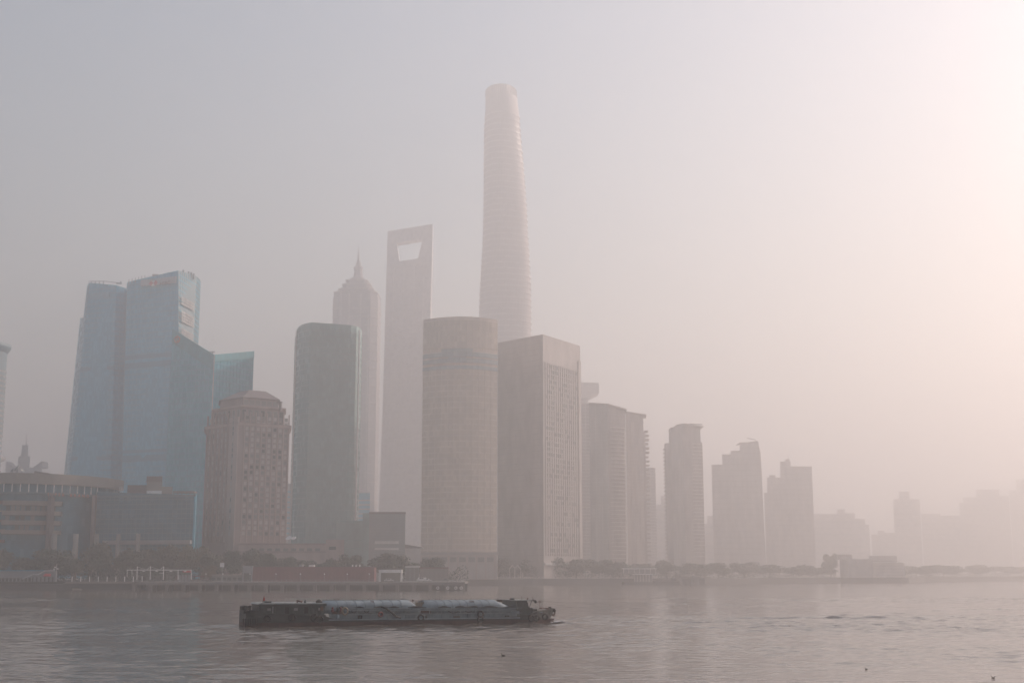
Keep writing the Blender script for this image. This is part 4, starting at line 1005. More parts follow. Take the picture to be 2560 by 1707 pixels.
# red wall building
D = 644
p, q = at(609, 1416, D), at(936, 1417, D)
t = thing('red_wall_building', 'long dark red riverside building with a grey entrance portal', 'building', ((p.x + q.x) / 2, D, GZ))
MB().box(p.x, q.x, D + .5, D + 9, GZ, p.z - .3).build('body', m_redwall, t)
nP = 34
for k in range(nP):
    a, b_ = lerp(p.x, q.x, k / nP), lerp(p.x, q.x, (k + 1) / nP)
    MB().box(a + .04, b_ - .04, D + random.uniform(.3, .38), D + .6, GZ + .15, p.z).build('wall_panel', m_redwall, t)
a, b_ = at(607, 1414, D), at(631, 1452, D)
MB().box(a.x, b_.x, D - .6, D + 1.2, at(610, 1432, D).z, a.z).build('portal_head', m_grey, t)
for px in (607, 628.5): MB().box(gx(px, D), gx(px + 2.2, D), D - .6, D + 1.2, GZ, at(610, 1432, D).z).build('portal_jamb', m_grey, t)
MB().box(gx(610, D), gx(628, D), D + .1, D + .29, GZ, at(610, 1432, D).z).build('dark_door', m_win, t)
MB().box(gx(743, D), gx(752, D), D + 5, D + 8, p.z - .3, at(740, 1410, D).z).build('roof_box', m_grey, t)
MB().box(gx(770, D), gx(783, D), D + 2, D + 5, p.z - .3, at(740, 1411, D).z).build('roof_box', m_white, t)
for k in range(3): x = gx(880 + k * 9, D); MB().box(x - .3, x + .3, D + 1, D + 1.6, p.z - .3, p.z + 1.0).build('roof_vent', m_white, t)
# lamps along the wall
ordn = ['leftmost', 'second', 'third', 'fourth', 'fifth', 'sixth', 'seventh', 'rightmost']
for k, px in enumerate((515, 557, 625, 690, 751, 811, 868, 923)):
    D = 620; x = gx(px, D); zl = at(px, 1434, D).z
    t = thing('globe_lamp', ordn[k] + ' of the eight small white globe lamps along the pier', 'lamp post', (x, D, 3.9), 'pier globe lamps')
    MB().tube([(x, D, 3.9), (x, D, zl - .2)], .07).build('pole', m_grey, t)
    MB().lathe((x, D, zl), [(.05, -.3), (.26, -.15), (.3, 0), (.22, .2), (.04, .28)], 10).build('globe', m_white, t, True)

# white shelter with a car inside
D = 630
a, b_ = at(947, 1423, D), at(1004, 1431, D)
t = thing('white_shelter', 'white-framed open shelter at the right end of the red wall', 'shelter', ((a.x + b_.x) / 2, D, 3.9))
MB().box(a.x, b_.x, D - .3, D + 6, b_.z, a.z).build('fascia', m_white, t)
for x in (a.x, b_.x - .5): MB().box(x, x + .5, D - .3, D + .3, 3.9, b_.z).build('post', m_white, t)
for x in (a.x, b_.x - .5): MB().box(x, x + .5, D + 5.5, D + 6, 3.9, b_.z).build('rear_post', m_white, t)
MB().box(a.x + .5, b_.x - .5, D + 5.6, D + 5.8, 3.9, b_.z).build('rear_glass', m_win3, t)

def car(px, D, z, L, hgt, m, lab, name='parked_car', cat='car', face=1, group=None):
    x = gx(px, D); t = thing(name, lab, cat, (x, D, z), group)
    W = 1.75; prof = [(-.5, .28), (-.5, .55), (-.47, .62), (-.36, .66), (-.24, 1.0), (.16, 1.0), (.30, .66), (.46, .58), (.5, .45), (.5, .28)]
    if cat == 'van': prof = [(-.5, .25), (-.5, .95), (-.47, 1.0), (.30, 1.0), (.40, .62), (.49, .52), (.5, .25)]
    pts = [(x + face * u * L, z + v * hgt) for u, v in prof]
    mb = MB(); k = len(pts); mb.raw([(a, D, c) for a, c in pts] + [(a, D + W, c) for a, c in pts], [tuple(range(k))[::face], tuple(range(2 * k - 1, k - 1, -1))[::face]] + [(i, k + i, k + (i + 1) % k, (i + 1) % k)[::face] for i in range(k)]); mb.build('body', m, t)
    lo, hi = (.68, .95)
    for u0, u1 in ((-.22, -.03), (-.01, .17)):
        MB().box(x + face * u0 * L if face > 0 else x + face * u1 * L, x + face * u1 * L if face > 0 else x + face * u0 * L, D - .02, D + .05, z + lo * hgt, z + hi * hgt).build('side_window', m_win, t)
    for u in (-.31, .31):
        w_ = MB().disc((x + u * L, D + .08, z + .32), (0, 1, 0), .32, .2).build('wheel', m_rubber, t, True)
        sub('hub', MB().disc((x + u * L, D - .03, z + .32), (0, 1, 0), .17, .04), m_steel, w_, t)
    for s in (-1, 1): MB().box(x + s * L * .5 - .04, x + s * L * .5 + .04, D + .15, D + .5, z + .42 * hgt, z + .52 * hgt).build('headlight' if s == face else 'tail_light', m_white if s == face else m_redsign, t)
    return t
car(972, 633, 3.9, 4.3, 1.5, m_white, 'white car parked inside the white-framed shelter')
car(1053, 628, 3.9, 4.6, 1.95, m_white, 'white van on the pier, left of the pair right of the shelter', 'parked_van', 'van', -1)
car(1067, 628.6, 3.9, 4.4, 1.5, m_white, 'white car just right of the white van on the pier')
car(1114, 628, 3.9, 3.4, 1.45, m_housegrey, 'small pale car alone near the right end of the pier', face=-1)

# pavilion and glasshouse behind the pier
D = 655
a, b_ = at(1013, 1414, D), at(1048, 1418, D)
t = thing('flat_roof_pavilion', 'small pavilion with a thick pale flat roof right of the shelter', 'pavilion', ((a.x + b_.x) / 2, D, GZ))
MB().box(a.x, b_.x, D - .5, D + 7, b_.z, a.z).build('roof', m_steel, t)
MB().box(a.x + .4, b_.x - .4, D, D + 6, GZ, b_.z).build('body', m_win3, t)
for k in range(4): x = lerp(a.x + .3, b_.x - .3, k / 3); MB().box(x - .12, x + .12, D - .4, D - .15, GZ, b_.z).build('post', m_grey, t)
a, b_ = at(1050, 1417, D), at(1120, 1421, D)
t = thing('glass_hall', 'long low glazed hall with thin mullions and a reddish eave behind the cars', 'building', ((a.x + b_.x) / 2, D, GZ))
MB().box(a.x, b_.x, D, D + 7, GZ, b_.z).build('body', m_win3, t)
MB().box(a.x - .2, b_.x + .2, D - .4, D + 7.2, b_.z, a.z).build('eave', m_red, t)
for k in range(23): x = lerp(a.x, b_.x, k / 22); MB().box(x - .07, x + .07, D - .16, D + .1, GZ, b_.z).build('mullion', m_pink2, t)

# promenade railing beyond the pier, lamp and gabled frame
rail_pts = [shore(px, D) for px, D in ((1166, 906), (1330, 923), (1560, 968), (1640, 985))]
t = thing('promenade_railing', 'pale balustrade running along the far promenade right of the pier', 'railing', (rail_pts[0].x, rail_pts[0].y, 4.25))
mb = MB()
for a, b_ in zip(rail_pts[:-1], rail_pts[1:]):
    MB().obox(a.xy, b_.xy, 5.35, 5.55, .1, .1).build('top_rail', m_slab, t)
    MB().obox(a.xy, b_.xy, 4.25, 4.4, .1, .1).build('bottom_rail', m_slab, t)
tot = 96
for k in range(tot):
    f = k / (tot - 1) * 3; i = min(2, int(f)); p = rail_pts[i].lerp(rail_pts[i + 1], f - i)
    MB().box(p.x - .16, p.x + .16, p.y - .12, p.y + .12, 4.38, 5.4).build('baluster', m_slab, t)
D = 915; x = gx(1173, D)
t = thing('tall_lamp_post', 'tall bare lamp mast standing before the gold tower', 'lamp post', (x, D, GZ))
MB().tube([(x, D, GZ), at(1173, 1385, D)], [.35, .2]).build('mast', m_conc, t)
p = at(1173, 1385, D); MB().lathe(tuple(p), [(.2, -.3), (.9, 0), (.9, .4), (.2, .7)], 10).build('lamp_ring', m_conc, t)
D = 925
t = thing('gabled_frame', 'pale twin-gabled canopy frame shaped like an M among the trees', 'canopy', (gx(1288, D), D, GZ))
pk = [(1274, 1421), (1280.5, 1412), (1287, 1420), (1293, 1412.5), (1302, 1422)]
for (a, b_) in zip(pk[:-1], pk[1:]): MB().tube([at(*a, D), at(*b_, D)], .3, 5).build('rafter', m_slab, t)
for px in (1274, 1287, 1302): MB().tube([(gx(px, D), D, GZ), at(px, 1421, D)], .22, 5).build('post', m_slab, t)
D = 918; x = gx(1306, D)
t = thing('slim_flagpole', 'slim pale pole standing on the promenade right of the gabled frame', 'pole', (x, D, GZ))
MB().tube([(x, D, GZ), at(1306, 1432, D)], .16).build('pole', m_slab, t); MB().lathe(tuple(at(1306, 1432, D)), [(.05, -.1), (.25, .1), (.05, .4)], 8).build('finial', m_slab, t)

# floating restaurant, pontoon dock and gate
D = 962
t = thing('floating_restaurant', 'two-tier floating pavilion with thin white roof edges at the far bank', 'boathouse', (gx(1600, D), D, 0))
MB().box(gx(1556, D), gx(1640, D), D - 8, D + 8, -.6, 1.9).build('pontoon', m_dconc, t)
for x0, x1, y, dd in ((1556, 1642, 1420, 4), (1583, 1633, 1434, -6)):
    a, b_ = at(x0, y, D + dd), at(x1, y, D + dd); MB().box(a.x, b_.x, D + dd, D + dd + 9, a.z - .5, a.z + .1).build('roof', m_white, t)
    MB().box(a.x + 1, b_.x - 1, D + dd + .6, D + dd + 8, 1.9 if y > 1430 else at(1600, 1433, D).z, a.z - .5).build('cabin', m_reswin, t)
    for k in range(7): x = lerp(a.x + .8, b_.x - .8, k / 6); MB().box(x - .15, x + .15, D + dd + .2, D + dd + .5, 1.9 if y > 1430 else at(1600, 1433, D).z, a.z - .5).build('post', m_slab, t)
D = 958
t = thing('pontoon_dock', 'dark low pontoon dock right of the floating pavilion', 'dock', (gx(1662, D), D, 0))
MB().box(gx(1632, D), gx(1696, D), D - 6, D + 6, -.6, 2.6).build('hull', m_dconc, t)
for k in range(5): x = gx(1640 + k * 12, D); MB().box(x - .15, x + .15, D - 5.8, D - 5.5, 2.6, 4.2).build('bollard_post', m_dconc, t)
for k in range(3): x = gx(1672 + k * 3.5, D); MB().tube([(x, D + 4, 2.6), (x, D + 4, 7.5)], .16).build('mooring_pile', m_conc, t)
MB().box(gx(1636, D), gx(1692, D), D - 6.1, D - 5.9, 2.2, 2.5).build('rub_strake', m_conc, t)
D = 955
t = thing('dock_gate', 'square dark gateway of heavy posts standing in the water', 'gate', (gx(1722, D), D, 0))
a = at(1690, 1441, D)
MB().box(gx(1690, D), gx(1750, D), D, D + 5, at(1700, 1445.5, D).z, a.z).build('lintel', m_conc, t)
for x0, x1 in ((1693, 1696), (1708, 1712), (1727, 1731), (1733, 1750)): MB().box(gx(x0, D), gx(x1, D), D + .2, D + 4, -.8, at(1700, 1445.5, D).z).build('post', m_conc, t)

# far terminal at the bend
D = 1225
a, b_ = at(2119, 1397, D), at(2182, 1400, D)
t = thing('river_terminal', 'boxy riverside terminal, dark left block and pale louvred right wing', 'building', (b_.x, D, GZ))
MB().box(a.x, b_.x, D, D + 30, GZ, a.z).build('dark_block', m_far2, t)
p, q = at(2108, 1385, D), at(2136, 1398, D); MB().box(p.x, q.x, D + 8, D + 26, q.z, p.z).build('roof_house', m_far2, t)
c, d_ = at(2184, 1406, D), at(2262, 1404, D)
MB().box(b_.x, d_.x, D + 2, D + 28, GZ, c.z).build('pale_wing', m_slab, t)
for k in range(9): z = 6 + k * 1.35; MB().box(b_.x + .2, d_.x - .2, D + 1.7, D + 2.1, z, z + .5).build('louvre', m_far2, t)
MB().box(at(2160, 1402, D).x, d_.x + 3, D + .5, D + 29, c.z, c.z + .5).build('roof', m_white, t)
e = at(2210, 1388, 1300)
pbox(MB(), 2172, 2242, 1389, 1290, 20).build('rear_block', m_far2, t)

# ------------------------------------------------------------------ trees
def leaf_cloud(seed, n, m_list):
    r = np.random.default_rng(seed)
    lob = []
    for _ in range(11):
        a = r.random() * 6.28; rad = r.random() ** .6 * .62; lob.append((rad * math.cos(a), rad * math.sin(a), r.uniform(-.30, .5), r.uniform(.28, .46)))
    lob.append((0, 0, .15, .55))
    mb = MB(); w = [l[3] ** 2 for l in lob]
    for i in range(n):
        L_ = lob[int(r.choice(len(lob), p=np.array(w) / sum(w)))]
        v = r.normal(size=3); v /= np.linalg.norm(v); rr = L_[3] * (r.random() ** .28) * r.uniform(.85, 1.1)
        c = np.array(L_[:3]) + v * rr * np.array([1, 1, .85])
        nrm = v + r.normal(size=3) * .7; nrm /= np.linalg.norm(nrm)
        u = np.cross(nrm, r.normal(size=3)); u /= np.linalg.norm(u); q = np.cross(nrm, u); s = r.uniform(.035, .075)
        pts = [c - u * s, c - q * s * .55, c + u * s, c + q * s * .55]
        mb.quad(*pts, mi=int(r.random() < .16))
    return mb.mesh('crown', m_list)
CROWNS = [leaf_cloud(k, 4200, [m_leaf, m_leaf2]) for k in range(5)] + [leaf_cloud(9, 3800, [m_leaf2, m_leaf3]), leaf_cloud(11, 3800, [m_leaf3, m_leaf2])]
def trunk_mesh(seed):
    r = random.Random(seed); mb = MB()
    mb.tube([(0, 0, 0), (.02, .01, .25), (r.uniform(-.04, .04), 0, .5), (0, .02, .78)], [.034, .027, .02, .008], 8)
    for k in range(5):
        a = r.random() * 6.28; z = r.uniform(.28, .5); mb.tube([(0, 0, z), (.16 * math.cos(a), .16 * math.sin(a), z + .12), (.3 * math.cos(a), .3 * math.sin(a), z + .3)], [.016, .011, .004], 5)
    return mb.mesh('trunk', m_bark)
TRUNKS = [trunk_mesh(k) for k in range(3)]
def tree(px0, px1, ytop, D, kind, lab, group='riverside trees', z=GZ):
    a, b_ = at(px0, 1434, D), at(px1, 1434, D); w = (b_.x - a.x) / 2; h = at((px0 + px1) / 2, ytop, D).z - z; x = (a.x + b_.x) / 2
    t = thing('tree', lab, 'tree', (x, D, z), group)
    tr = link('trunk', TRUNKS[kind % 3], t); tr.scale = (h * .9, h * .9, h); tr.rotation_euler = (0, 0, kind * 1.3)
    cr = link('crown', CROWNS[kind], t); ch = h * .60
    cr.location = (0, 0, h - ch * .82); cr.scale = ((w * 1.22 if px0 < 1100 else w * 1.6) * (1 + .12 * math.sin(px0)), w * 1.1, ch); cr.rotation_euler = (0, 0, kind * 2.1 + px0)
    return t
TR = [(-40, 35, 1374, 668, 0, 'tree cut by the left edge below the round mall'), (25, 92, 1384, 664, 1, 'lower bushy tree between the left-edge tree and the round one'),
      (84, 186, 1366, 666, 2, 'broad round tree in front of the mall columns'), (150, 215, 1390, 660, 3, 'low tree filling the gap right of the broad round tree'),
      (198, 302, 1351, 674, 4, 'tallest tree of the left bank, before the mall wing'), (272, 352, 1372, 664, 0, 'lower dark tree just left of the boarding frame masts'),
      (322, 398, 1361, 672, 1, 'tree with flat dark crown behind the boarding frame'), (376, 452, 1356, 676, 2, 'taller tree behind the right half of the boarding frame'),
      (436, 516, 1365, 668, 5, 'olive tree right of the boarding frame'), (492, 560, 1374, 664, 3, 'dark tree between the olive tree and the square sign'),
      (505, 545, 1407, 655, 6, 'small yellowing tree below the granite hotel'), (540, 612, 1371, 676, 4, 'tree behind the square white sign'),
      (592, 662, 1373, 678, 0, 'tree at the foot of the granite hotel, above the entrance portal'), (640, 700, 1371, 682, 1, 'tall dark tree under the right corner of the granite hotel'),
      (684, 748, 1388, 680, 2, 'lower tree below the rose stone podium'), (732, 792, 1393, 684, 3, 'small tree below the middle of the podium'), (782, 846, 1397, 684, 0, 'small dark tree below the podium end block'),
      (840, 914, 1382, 676, 4, 'domed tree left of the glass block'), (918, 1016, 1373, 676, 1, 'large domed tree before the glass block, behind the white shelter'), (1000, 1060, 1400, 690, 3, 'low tree behind the flat-roofed pavilion'),
      (1042, 1118, 1390, 690, 2, 'domed tree left of the lamp mast, before the gold tower'), (1108, 1172, 1398, 935, 0, 'hazy tree right beside the lamp mast'),
      (1150, 1232, 1388, 945, 1, 'hazy tree under the right side of the gold tower'), (1212, 1284, 1391, 945, 4, 'hazy tree left of the gabled frame'), (1262, 1312, 1412, 960, 3, 'low hazy tree behind the gabled frame'),
      (1292, 1362, 1395, 950, 2, 'hazy tree right of the gabled frame'), (1346, 1420, 1392, 955, 0, 'hazy tree under the middle of the window-grid tower'), (1404, 1478, 1390, 962, 1, 'hazy tree under the right edge of the window-grid tower'),
      (1462, 1532, 1395, 985, 4, 'hazy tree below the curved balconies'), (1518, 1580, 1401, 1000, 2, 'hazy tree left of the floating pavilion'), (1570, 1640, 1404, 1030, 3, 'hazy tree behind the floating pavilion'),
      (1632, 1700, 1400, 1060, 0, 'pale hazy tree above the pontoon dock'), (1690, 1770, 1402, 1080, 1, 'pale hazy tree above the dock gate'), (1756, 1836, 1404, 1110, 4, 'pale hazy tree right of the dock gate'),
      (1822, 1900, 1402, 1150, 2, 'pale hazy tree below the stepped apartment block'), (1890, 1960, 1407, 1190, 3, 'pale hazy tree below the twin apartment block'), (1950, 2030, 1412, 1220, 0, 'faint tree right of the twin block'),
      (2020, 2090, 1414, 1260, 1, 'faint tree left of the river terminal'), (2250, 2330, 1412, 1420, 4, 'faint tree right of the river terminal'), (2320, 2400, 1410, 1520, 2, 'faint tree below the long far slab'),
      (2395, 2480, 1411, 1620, 0, 'faint tree below the stepped far tower'), (2470, 2570, 1412, 1760, 3, 'faintest tree at the right edge')]
for a in TR: tree(*a)
tree(2062, 2090, 1380, 1290, 4, 'faint narrow pointed tree beside the river terminal')
def hedge(px0, px1, y, D, lab, seed):
    r = np.random.default_rng(seed); a, b_ = gx(px0, D), gx(px1, D); h = at(px0, y, D).z - GZ
    mb = MB()
    for i in range(int((b_ - a) * h * 4.5)):
        pxi = r.uniform(px0, px1); Di = (float(np.interp(pxi, [q[0] for q in SH], [q[1] for q in SH])) + 9 if D > 700 else D) + r.uniform(-1, 2); c = np.array([gx(pxi, Di), Di, GZ + h * r.random() * (.8 + .2 * math.sin(pxi * .11))]); u = r.normal(size=3); u /= np.linalg.norm(u); q = np.cross(u, r.normal(size=3)); q /= np.linalg.norm(q); s = .42
        mb.quad(c - u * s, c - q * s * .6, c + u * s, c + q * s * .6)
    o = mb.build('hedge', m_leaf); tag(o, lab, 'hedge')
hedge(-60, 150, 1404, 662, 'dark hedge behind the ferry hall', 1); hedge(140, 330, 1402, 660, 'dark hedge behind the white posts of the walkway', 2); hedge(330, 610, 1402, 662, 'dark hedge behind the boarding frame and kiosk', 3)
hedge(1166, 1560, 1414, 935, 'hazy hedge behind the far promenade railing', 4); hedge(1650, 2090, 1415, 1228, 'pale hedge along the far bank right of the dock gate', 5)
hedge(1000, 1170, 1412, 672, 'hedge behind the glazed hall', 6); hedge(660, 940, 1404, 672, 'dark hedge showing above the red wall', 7); hedge(1530, 1670, 1414, 1050, 'hazy hedge behind the floating pavilion', 9); hedge(2230, 2330, 1420, 1420, 'faint hedge right of the river terminal', 10); hedge(2300, 2560, 1424, 1640, 'faint hedge on the farthest bank at right', 8)

# ------------------------------------------------------------------ the tank barge
YAW = math.atan2(BD.y, BD.x)
barge = thing('tank_barge', 'long dark tank barge with two pale blue tanks passing on the river', 'barge', tuple(BP0), rotz=YAW)
barge['_local'] = 1
def bx(px, py=1540, v=0.0):
    """distance along the barge's near side (v metres inboard) of a picture column"""
    r = at(px, py, 1.0).x; N = Vector((-BD.y, BD.x, 0)); p = BP0 + N * v
    return (r * p.y - p.x) / (BD.x - r * BD.y)
def bz(px, py, v=0.0):
    u = bx(px, py, v); y = BP0.y + BD.y * u + BD.x * v; return at(px, py, y).z
W = 8.6
# hull: stations along the length (x, half breadth factor, sheer height)
st = [(0.0, .80, bz(604, 1524)), (1.2, .92, bz(612, 1526)), (2.6, .99, bz(640, 1529)), (bx(655), 1, bz(655, 1532)), (bx(812), 1, bz(812, 1539)), (bx(835), 1, bz(835, 1546.5)), (bx(1000), 1, bz(1000, 1546)), (bx(1200), 1, bz(1200, 1543.5)),
      (bx(1290), 1, bz(1290, 1540)), (bx(1325), .99, bz(1325, 1535)), (bx(1345), .93, bz(1345, 1527)), (bx(1368), .72, bz(1368, 1524.5)), (BL - .9, .42, bz(1384, 1523)), (BL, .16, bz(1389, 1523))]
def station(x, f, z, zlo, rake=0.0, inn=1.0):
    hw = W / 2 * f; c = W / 2
    return [(x - rake, c - hw * inn, zlo), (x - rake, c + hw * inn, zlo), (x, c + hw, z), (x, c - hw, z)]
def rake_of(x): return max(0, (x - (BL - 4.2))) * .55
WLZ = 0.62
rings = [station(x, f, WLZ, -.8, rake_of(x) * .5, .96) for x, f, z in st]
MB().loft(rings).build('lower_hull', m_boot, barge)
rings = [[(x - rake_of(x) * .35, W / 2 - W / 2 * f, WLZ), (x - rake_of(x) * .35, W / 2 + W / 2 * f, WLZ), (x, W / 2 + W / 2 * f * 1.006, z), (x, W / 2 - W / 2 * f * 1.006, z)] for x, f, z in st]
MB().loft(rings).build('upper_hull', m_hull, barge)
xd0, xd1 = bx(822), bx(1300)
MB().box(xd0, xd1, -.10, .05, bz(1000, 1548), bz(1000, 1546) + .03).build('deck_edge', m_tank, barge)
# stern castle
x0, x1 = bx(644), bx(811)
zr = bz(700, 1507); zw = bz(700, 1534)
MB().box(x0 + .3, x1, .35, W - .35, zw - .3, zr - .12).build('stern_house', m_house, barge)
rf = MB().loft([[(x0, .1, zr - .16), (x1 + .35, .1, zr - .16), (x1 + .35, W - .1, zr - .16), (x0, W - .1, zr - .16)], [(x0 + .5, .2, zr + .05), (x1 + .3, .2, zr - .02), (x1 + .3, W - .2, zr - .02), (x0 + .5, W - .2, zr + .05)]]).build('roof', m_housegrey, barge)
MB().box(x0 + .2, x1 + .3, .02, .12, zr - .42, zr - .14).build('eave_board', m_house, barge)
MB().box(x0 - .1, x1 + .2, -.02, .3, zw - .42, zw - .18).build('bulwark_rail', m_hull, barge)
for px0, px1, nm, m in ((651, 659, 'window', m_win), (668, 678, 'window', m_win3), (690, 700, 'window', m_win), (713, 723, 'doorway', m_rubber), (735, 745, 'window', m_win3), (761, 771, 'doorway', m_rubber), (780, 789, 'window', m_win), (796, 802, 'window', m_win3)):
    o = MB().box(bx(px0), bx(px1), .27, .36, zw + (.05 if nm == 'doorway' else .45), zr - (.55 if nm == 'doorway' else .7)).build(nm, m, barge)
    for a, b_ in ((bx(px0) - .07, bx(px0)), (bx(px1), bx(px1) + .07)): link('jamb', MB().box(a, b_, .24, .36, zw + .05, zr - .5).mesh('jamb', m_house), o)
MB().box(bx(681), bx(683.5), .2, .3, zw + .1, zr - .45).build('white_pipe', m_housegrey, barge)
MB().box(bx(801), bx(808), .18, .3, zr - 1.1, zr - .5).build('orange_board', m_rust, barge)
MB().box(bx(666), bx(681), 1.2, 3.4, zr, zr + .26).build('roof_box', m_house, barge)
MB().box(bx(745, 1505), bx(748, 1505), 1.0, 1.3, zr, zr + .42).build('roof_stack', m_rust, barge)
MB().tube([(bx(748.5, 1503), 1.4, zr + .30), (bx(760, 1503), 1.4, zr + .14)], .13, 8).build('roof_drum', m_rust, barge, True)
MB().lathe((bx(767, 1503), 1.3, zr), [(.16, 0), (.16, .2), (.05, .45)], 8).build('vent_cowl', m_house, barge)
MB().lathe((bx(803, 1503), 1.6, zr), [(.5, 0), (.45, .3), (.1, .5)], 8).build('tarpaulin_bundle', m_hull, barge, True)
p = (bx(660, 1500), 1.5, zr)
fl = MB().tube([p, (p[0] + .22, 1.5, zr + 1.05)], .03, 5).build('flag_staff', m_rust, barge)
mb = MB(); mb.raw([(p[0] + .22, 1.5, zr + 1.02), (p[0] + .05, 1.5, zr + .28), (p[0] + .40, 1.56, zr + .36), (p[0] + .36, 1.62, zr + .62)], [(0, 1, 2, 3)]); mb.raw([(p[0] + .22, 1.52, zr + 1.02), (p[0] + .05, 1.53, zr + .28), (p[0] + .40, 1.59, zr + .36), (p[0] + .36, 1.65, zr + .62)], [(3, 2, 1, 0)])
link('flag', mb.mesh('flag', m_flag), fl)
# stern deck gear and fenders
MB().tube([(.3, W * .14, bz(606, 1523) + .1), (.1, W * .5, bz(606, 1523) + .15), (.3, W * .86, bz(606, 1523) + .1)], .34, 8).build('stern_fender', m_rubber, barge, True)
MB().tube([(.05, .95, bz(606, 1523) + .1), (.05, .95, bz(606, 1533))], .38, 8).build('corner_fender', m_rubber, barge, True)
for px in (617, 628): MB().lathe((bx(px, 1522), 1.4, bz(617, 1527)), [(.16, 0), (.16, .55), (.26, .55), (.26, .75), (.05, .8)], 10).build('bollard', m_hull, barge)
MB().box(bx(620), bx(632), 2.2, 3.6, bz(620, 1528), bz(620, 1522)).build('winch', m_rust, barge)
for k in range(7):
    x = bx(610 + k * 5.6); MB().box(x - .08, x + .08, .55 - .07 * k - .08, .75, .25, bz(612, 1546)).build('fender_plank', m_rubber, barge)
def tyre(px, py, r=.42, v=-.12):
    x = bx(px, py); z = bz(px, py)
    MB().tube([(x + r * math.cos(a), v, z + r * math.sin(a)) for a in [i * math.pi / 7 for i in range(15)]], r * .33, 7).build('tyre_fender', m_rubber, barge, True)
for px, py in ((668, 1545), (731, 1543), (785, 1543), (800, 1547), (1052, 1543), (1201, 1534), (1201, 1547), (1328, 1544), (1341, 1544), (1362, 1541)): tyre(px, py)
# tanks: long drums with raked ends
def tank(pa, pb, ytop, ra, rb):
    xa, xb = bx(pa), bx(pb); zt = bz(pa, ytop); zb = bz((pa + pb) / 2, 1532); n = 15; rr = []
    for x, s in ((xa, 0.0), (xa + ra * .5, .75), (xa + ra, 1), (lerp(xa, xb, .25), 1), (lerp(xa, xb, .5), 1), (lerp(xa, xb, .75), 1), (xb - rb, 1), (xb, .0 if rb > 1 else .35)):
        ring_ = []
        for i in range(n):
            a = math.pi * i / (n - 1); ring_.append((x, W / 2 - (W / 2 - .9) * math.cos(a), zb + (zt - zb) * (.30 + .70 * s) * math.sin(a) ** .36))
        rr.append(ring_)
    tk = MB().loft(rr).build('cargo_tank', m_tank, barge, True)
    for k in range(1, 9):                                              # welded hoops
        x = lerp(xa + ra + .2, xb - rb - .2, k / 9); h0 = []
        for dx, g in ((-.06, -.02), (-.06, .05), (.06, .05), (.06, -.02)):
            h0.append([(x + dx, W / 2 - (W / 2 - .9 + g) * math.cos(math.pi * i / (n - 1)), zb + (zt - zb + g) * math.sin(math.pi * i / (n - 1)) ** .36) for i in range(n)])
        mbh = MB()
        for j in range(3):
            for i in range(n - 1): mbh.quad(h0[j][i], h0[j][i + 1], h0[j + 1][i + 1], h0[j + 1][i])
        link('hoop', mbh.mesh('hoop', m_deckside), tk)
    return tk
tank(811, 1060, 1501.5, .6, 1.6); tank(1060, 1298, 1500.5, 1.0, 3.0)
zc_ = bz(1000, 1502)
for a, b_ in ((820, 1040), (1073, 1285)): MB().box(bx(a), bx(b_), W / 2 - .35, W / 2 + .35, bz(a, 1501.5), bz(a, 1501.5) + .1).build('top_walkway', m_housegrey, barge)
for px in (841, 884, 926, 968, 1010, 1094, 1133, 1144, 1171, 1210, 1248):
    x = bx(px, 1499, W / 2); z = bz(px, 1501.2, W / 2)
    h_ = MB().box(x - .36, x + .36, W / 2 - .3, W / 2 + .3, z - .15, z + .08).build('tank_hatch', m_rust, barge)
    mb = MB(); mb.lathe((x, W / 2, z + .08), [(.34, 0), (.34, .1), (.1, .14)], 10)
    for s in (-.32, .32): mb.box(x + s - .06, x + s + .06, W / 2 - .1, W / 2 + .1, z + .05, z + .26)
    link('hatch_lid', mb.mesh('hatch_lid', m_rust), h_)
for px in (816, 1032, 1073, 905, 1275): x = bx(px, 1499, W / 2); z = bz(px, 1501, W / 2); MB().lathe((x, W / 2, z - .1), [(.1, 0), (.1, .2), (.16, .2), (.16, .28), (.03, .3)], 8).build('vent', m_rust, barge)
for px0, k_ in ((933, 3), (1182, 4)):
    for k in range(k_): x = bx(px0 + k * 3.2); MB().tube([(x, 1.7, bz(px0, 1502)), (x, 1.35, bz(px0, 1504.5))], .05, 5).build('pipe_elbow', m_rust, barge)
# gangway gear between the tanks
MB().box(bx(1041), bx(1090), W / 2 - .6, W / 2 + .6, bz(1050, 1503), bz(1050, 1502)).build('bridge_plank', m_rust, barge)
for k in range(5): x = bx(1050 + k * 4.5); MB().box(x - .05, x + .05, 2.2, 2.3, bz(1050, 1518), bz(1050, 1504)).build('ladder_rung', m_rope, barge)
MB().box(bx(1049), bx(1070), 2.3, 2.6, bz(1050, 1517), bz(1050, 1506)).build('canvas_screen', m_rope, barge)
# side bulkhead, pipe rails and dark tarpaulin roll along the tanks
xs0, xs1 = bx(826), bx(1308)
MB().box(xs0, xs1, .55, .75, bz(1000, 1546), bz(1000, 1534)).build('side_bulkhead', m_deckside, barge)
MB().box(xs0, xs1, .48, .56, bz(1000, 1535), bz(1000, 1534)).build('bulkhead_cap', m_tank, barge)
MB().box(xs0, xs1, 1.0, 1.2, bz(1000, 1535), bz(1000, 1521)).build('inner_coaming', m_deckside, barge)
for py in (1520.5, 1525.5): MB().tube([(bx(862), .8, bz(862, py)), (xs1, .8, bz(1305, py - 1))], .06, 6).build('pipe_rail', m_tank, barge)
for k in range(16): x = lerp(bx(866), xs1, k / 15); MB().tube([(x, .8, bz(1000, 1534)), (x, .8, bz(1000, 1520.5))], .045, 5).build('rail_stanchion', m_tank, barge)
for k in range(22): x = lerp(xs0 + .5, xs1 - .5, k / 21); MB().box(x - .04, x + .04, .46, .56, bz(1000, 1545.5), bz(1000, 1535)).build('bulkhead_rib', m_deckside, barge)
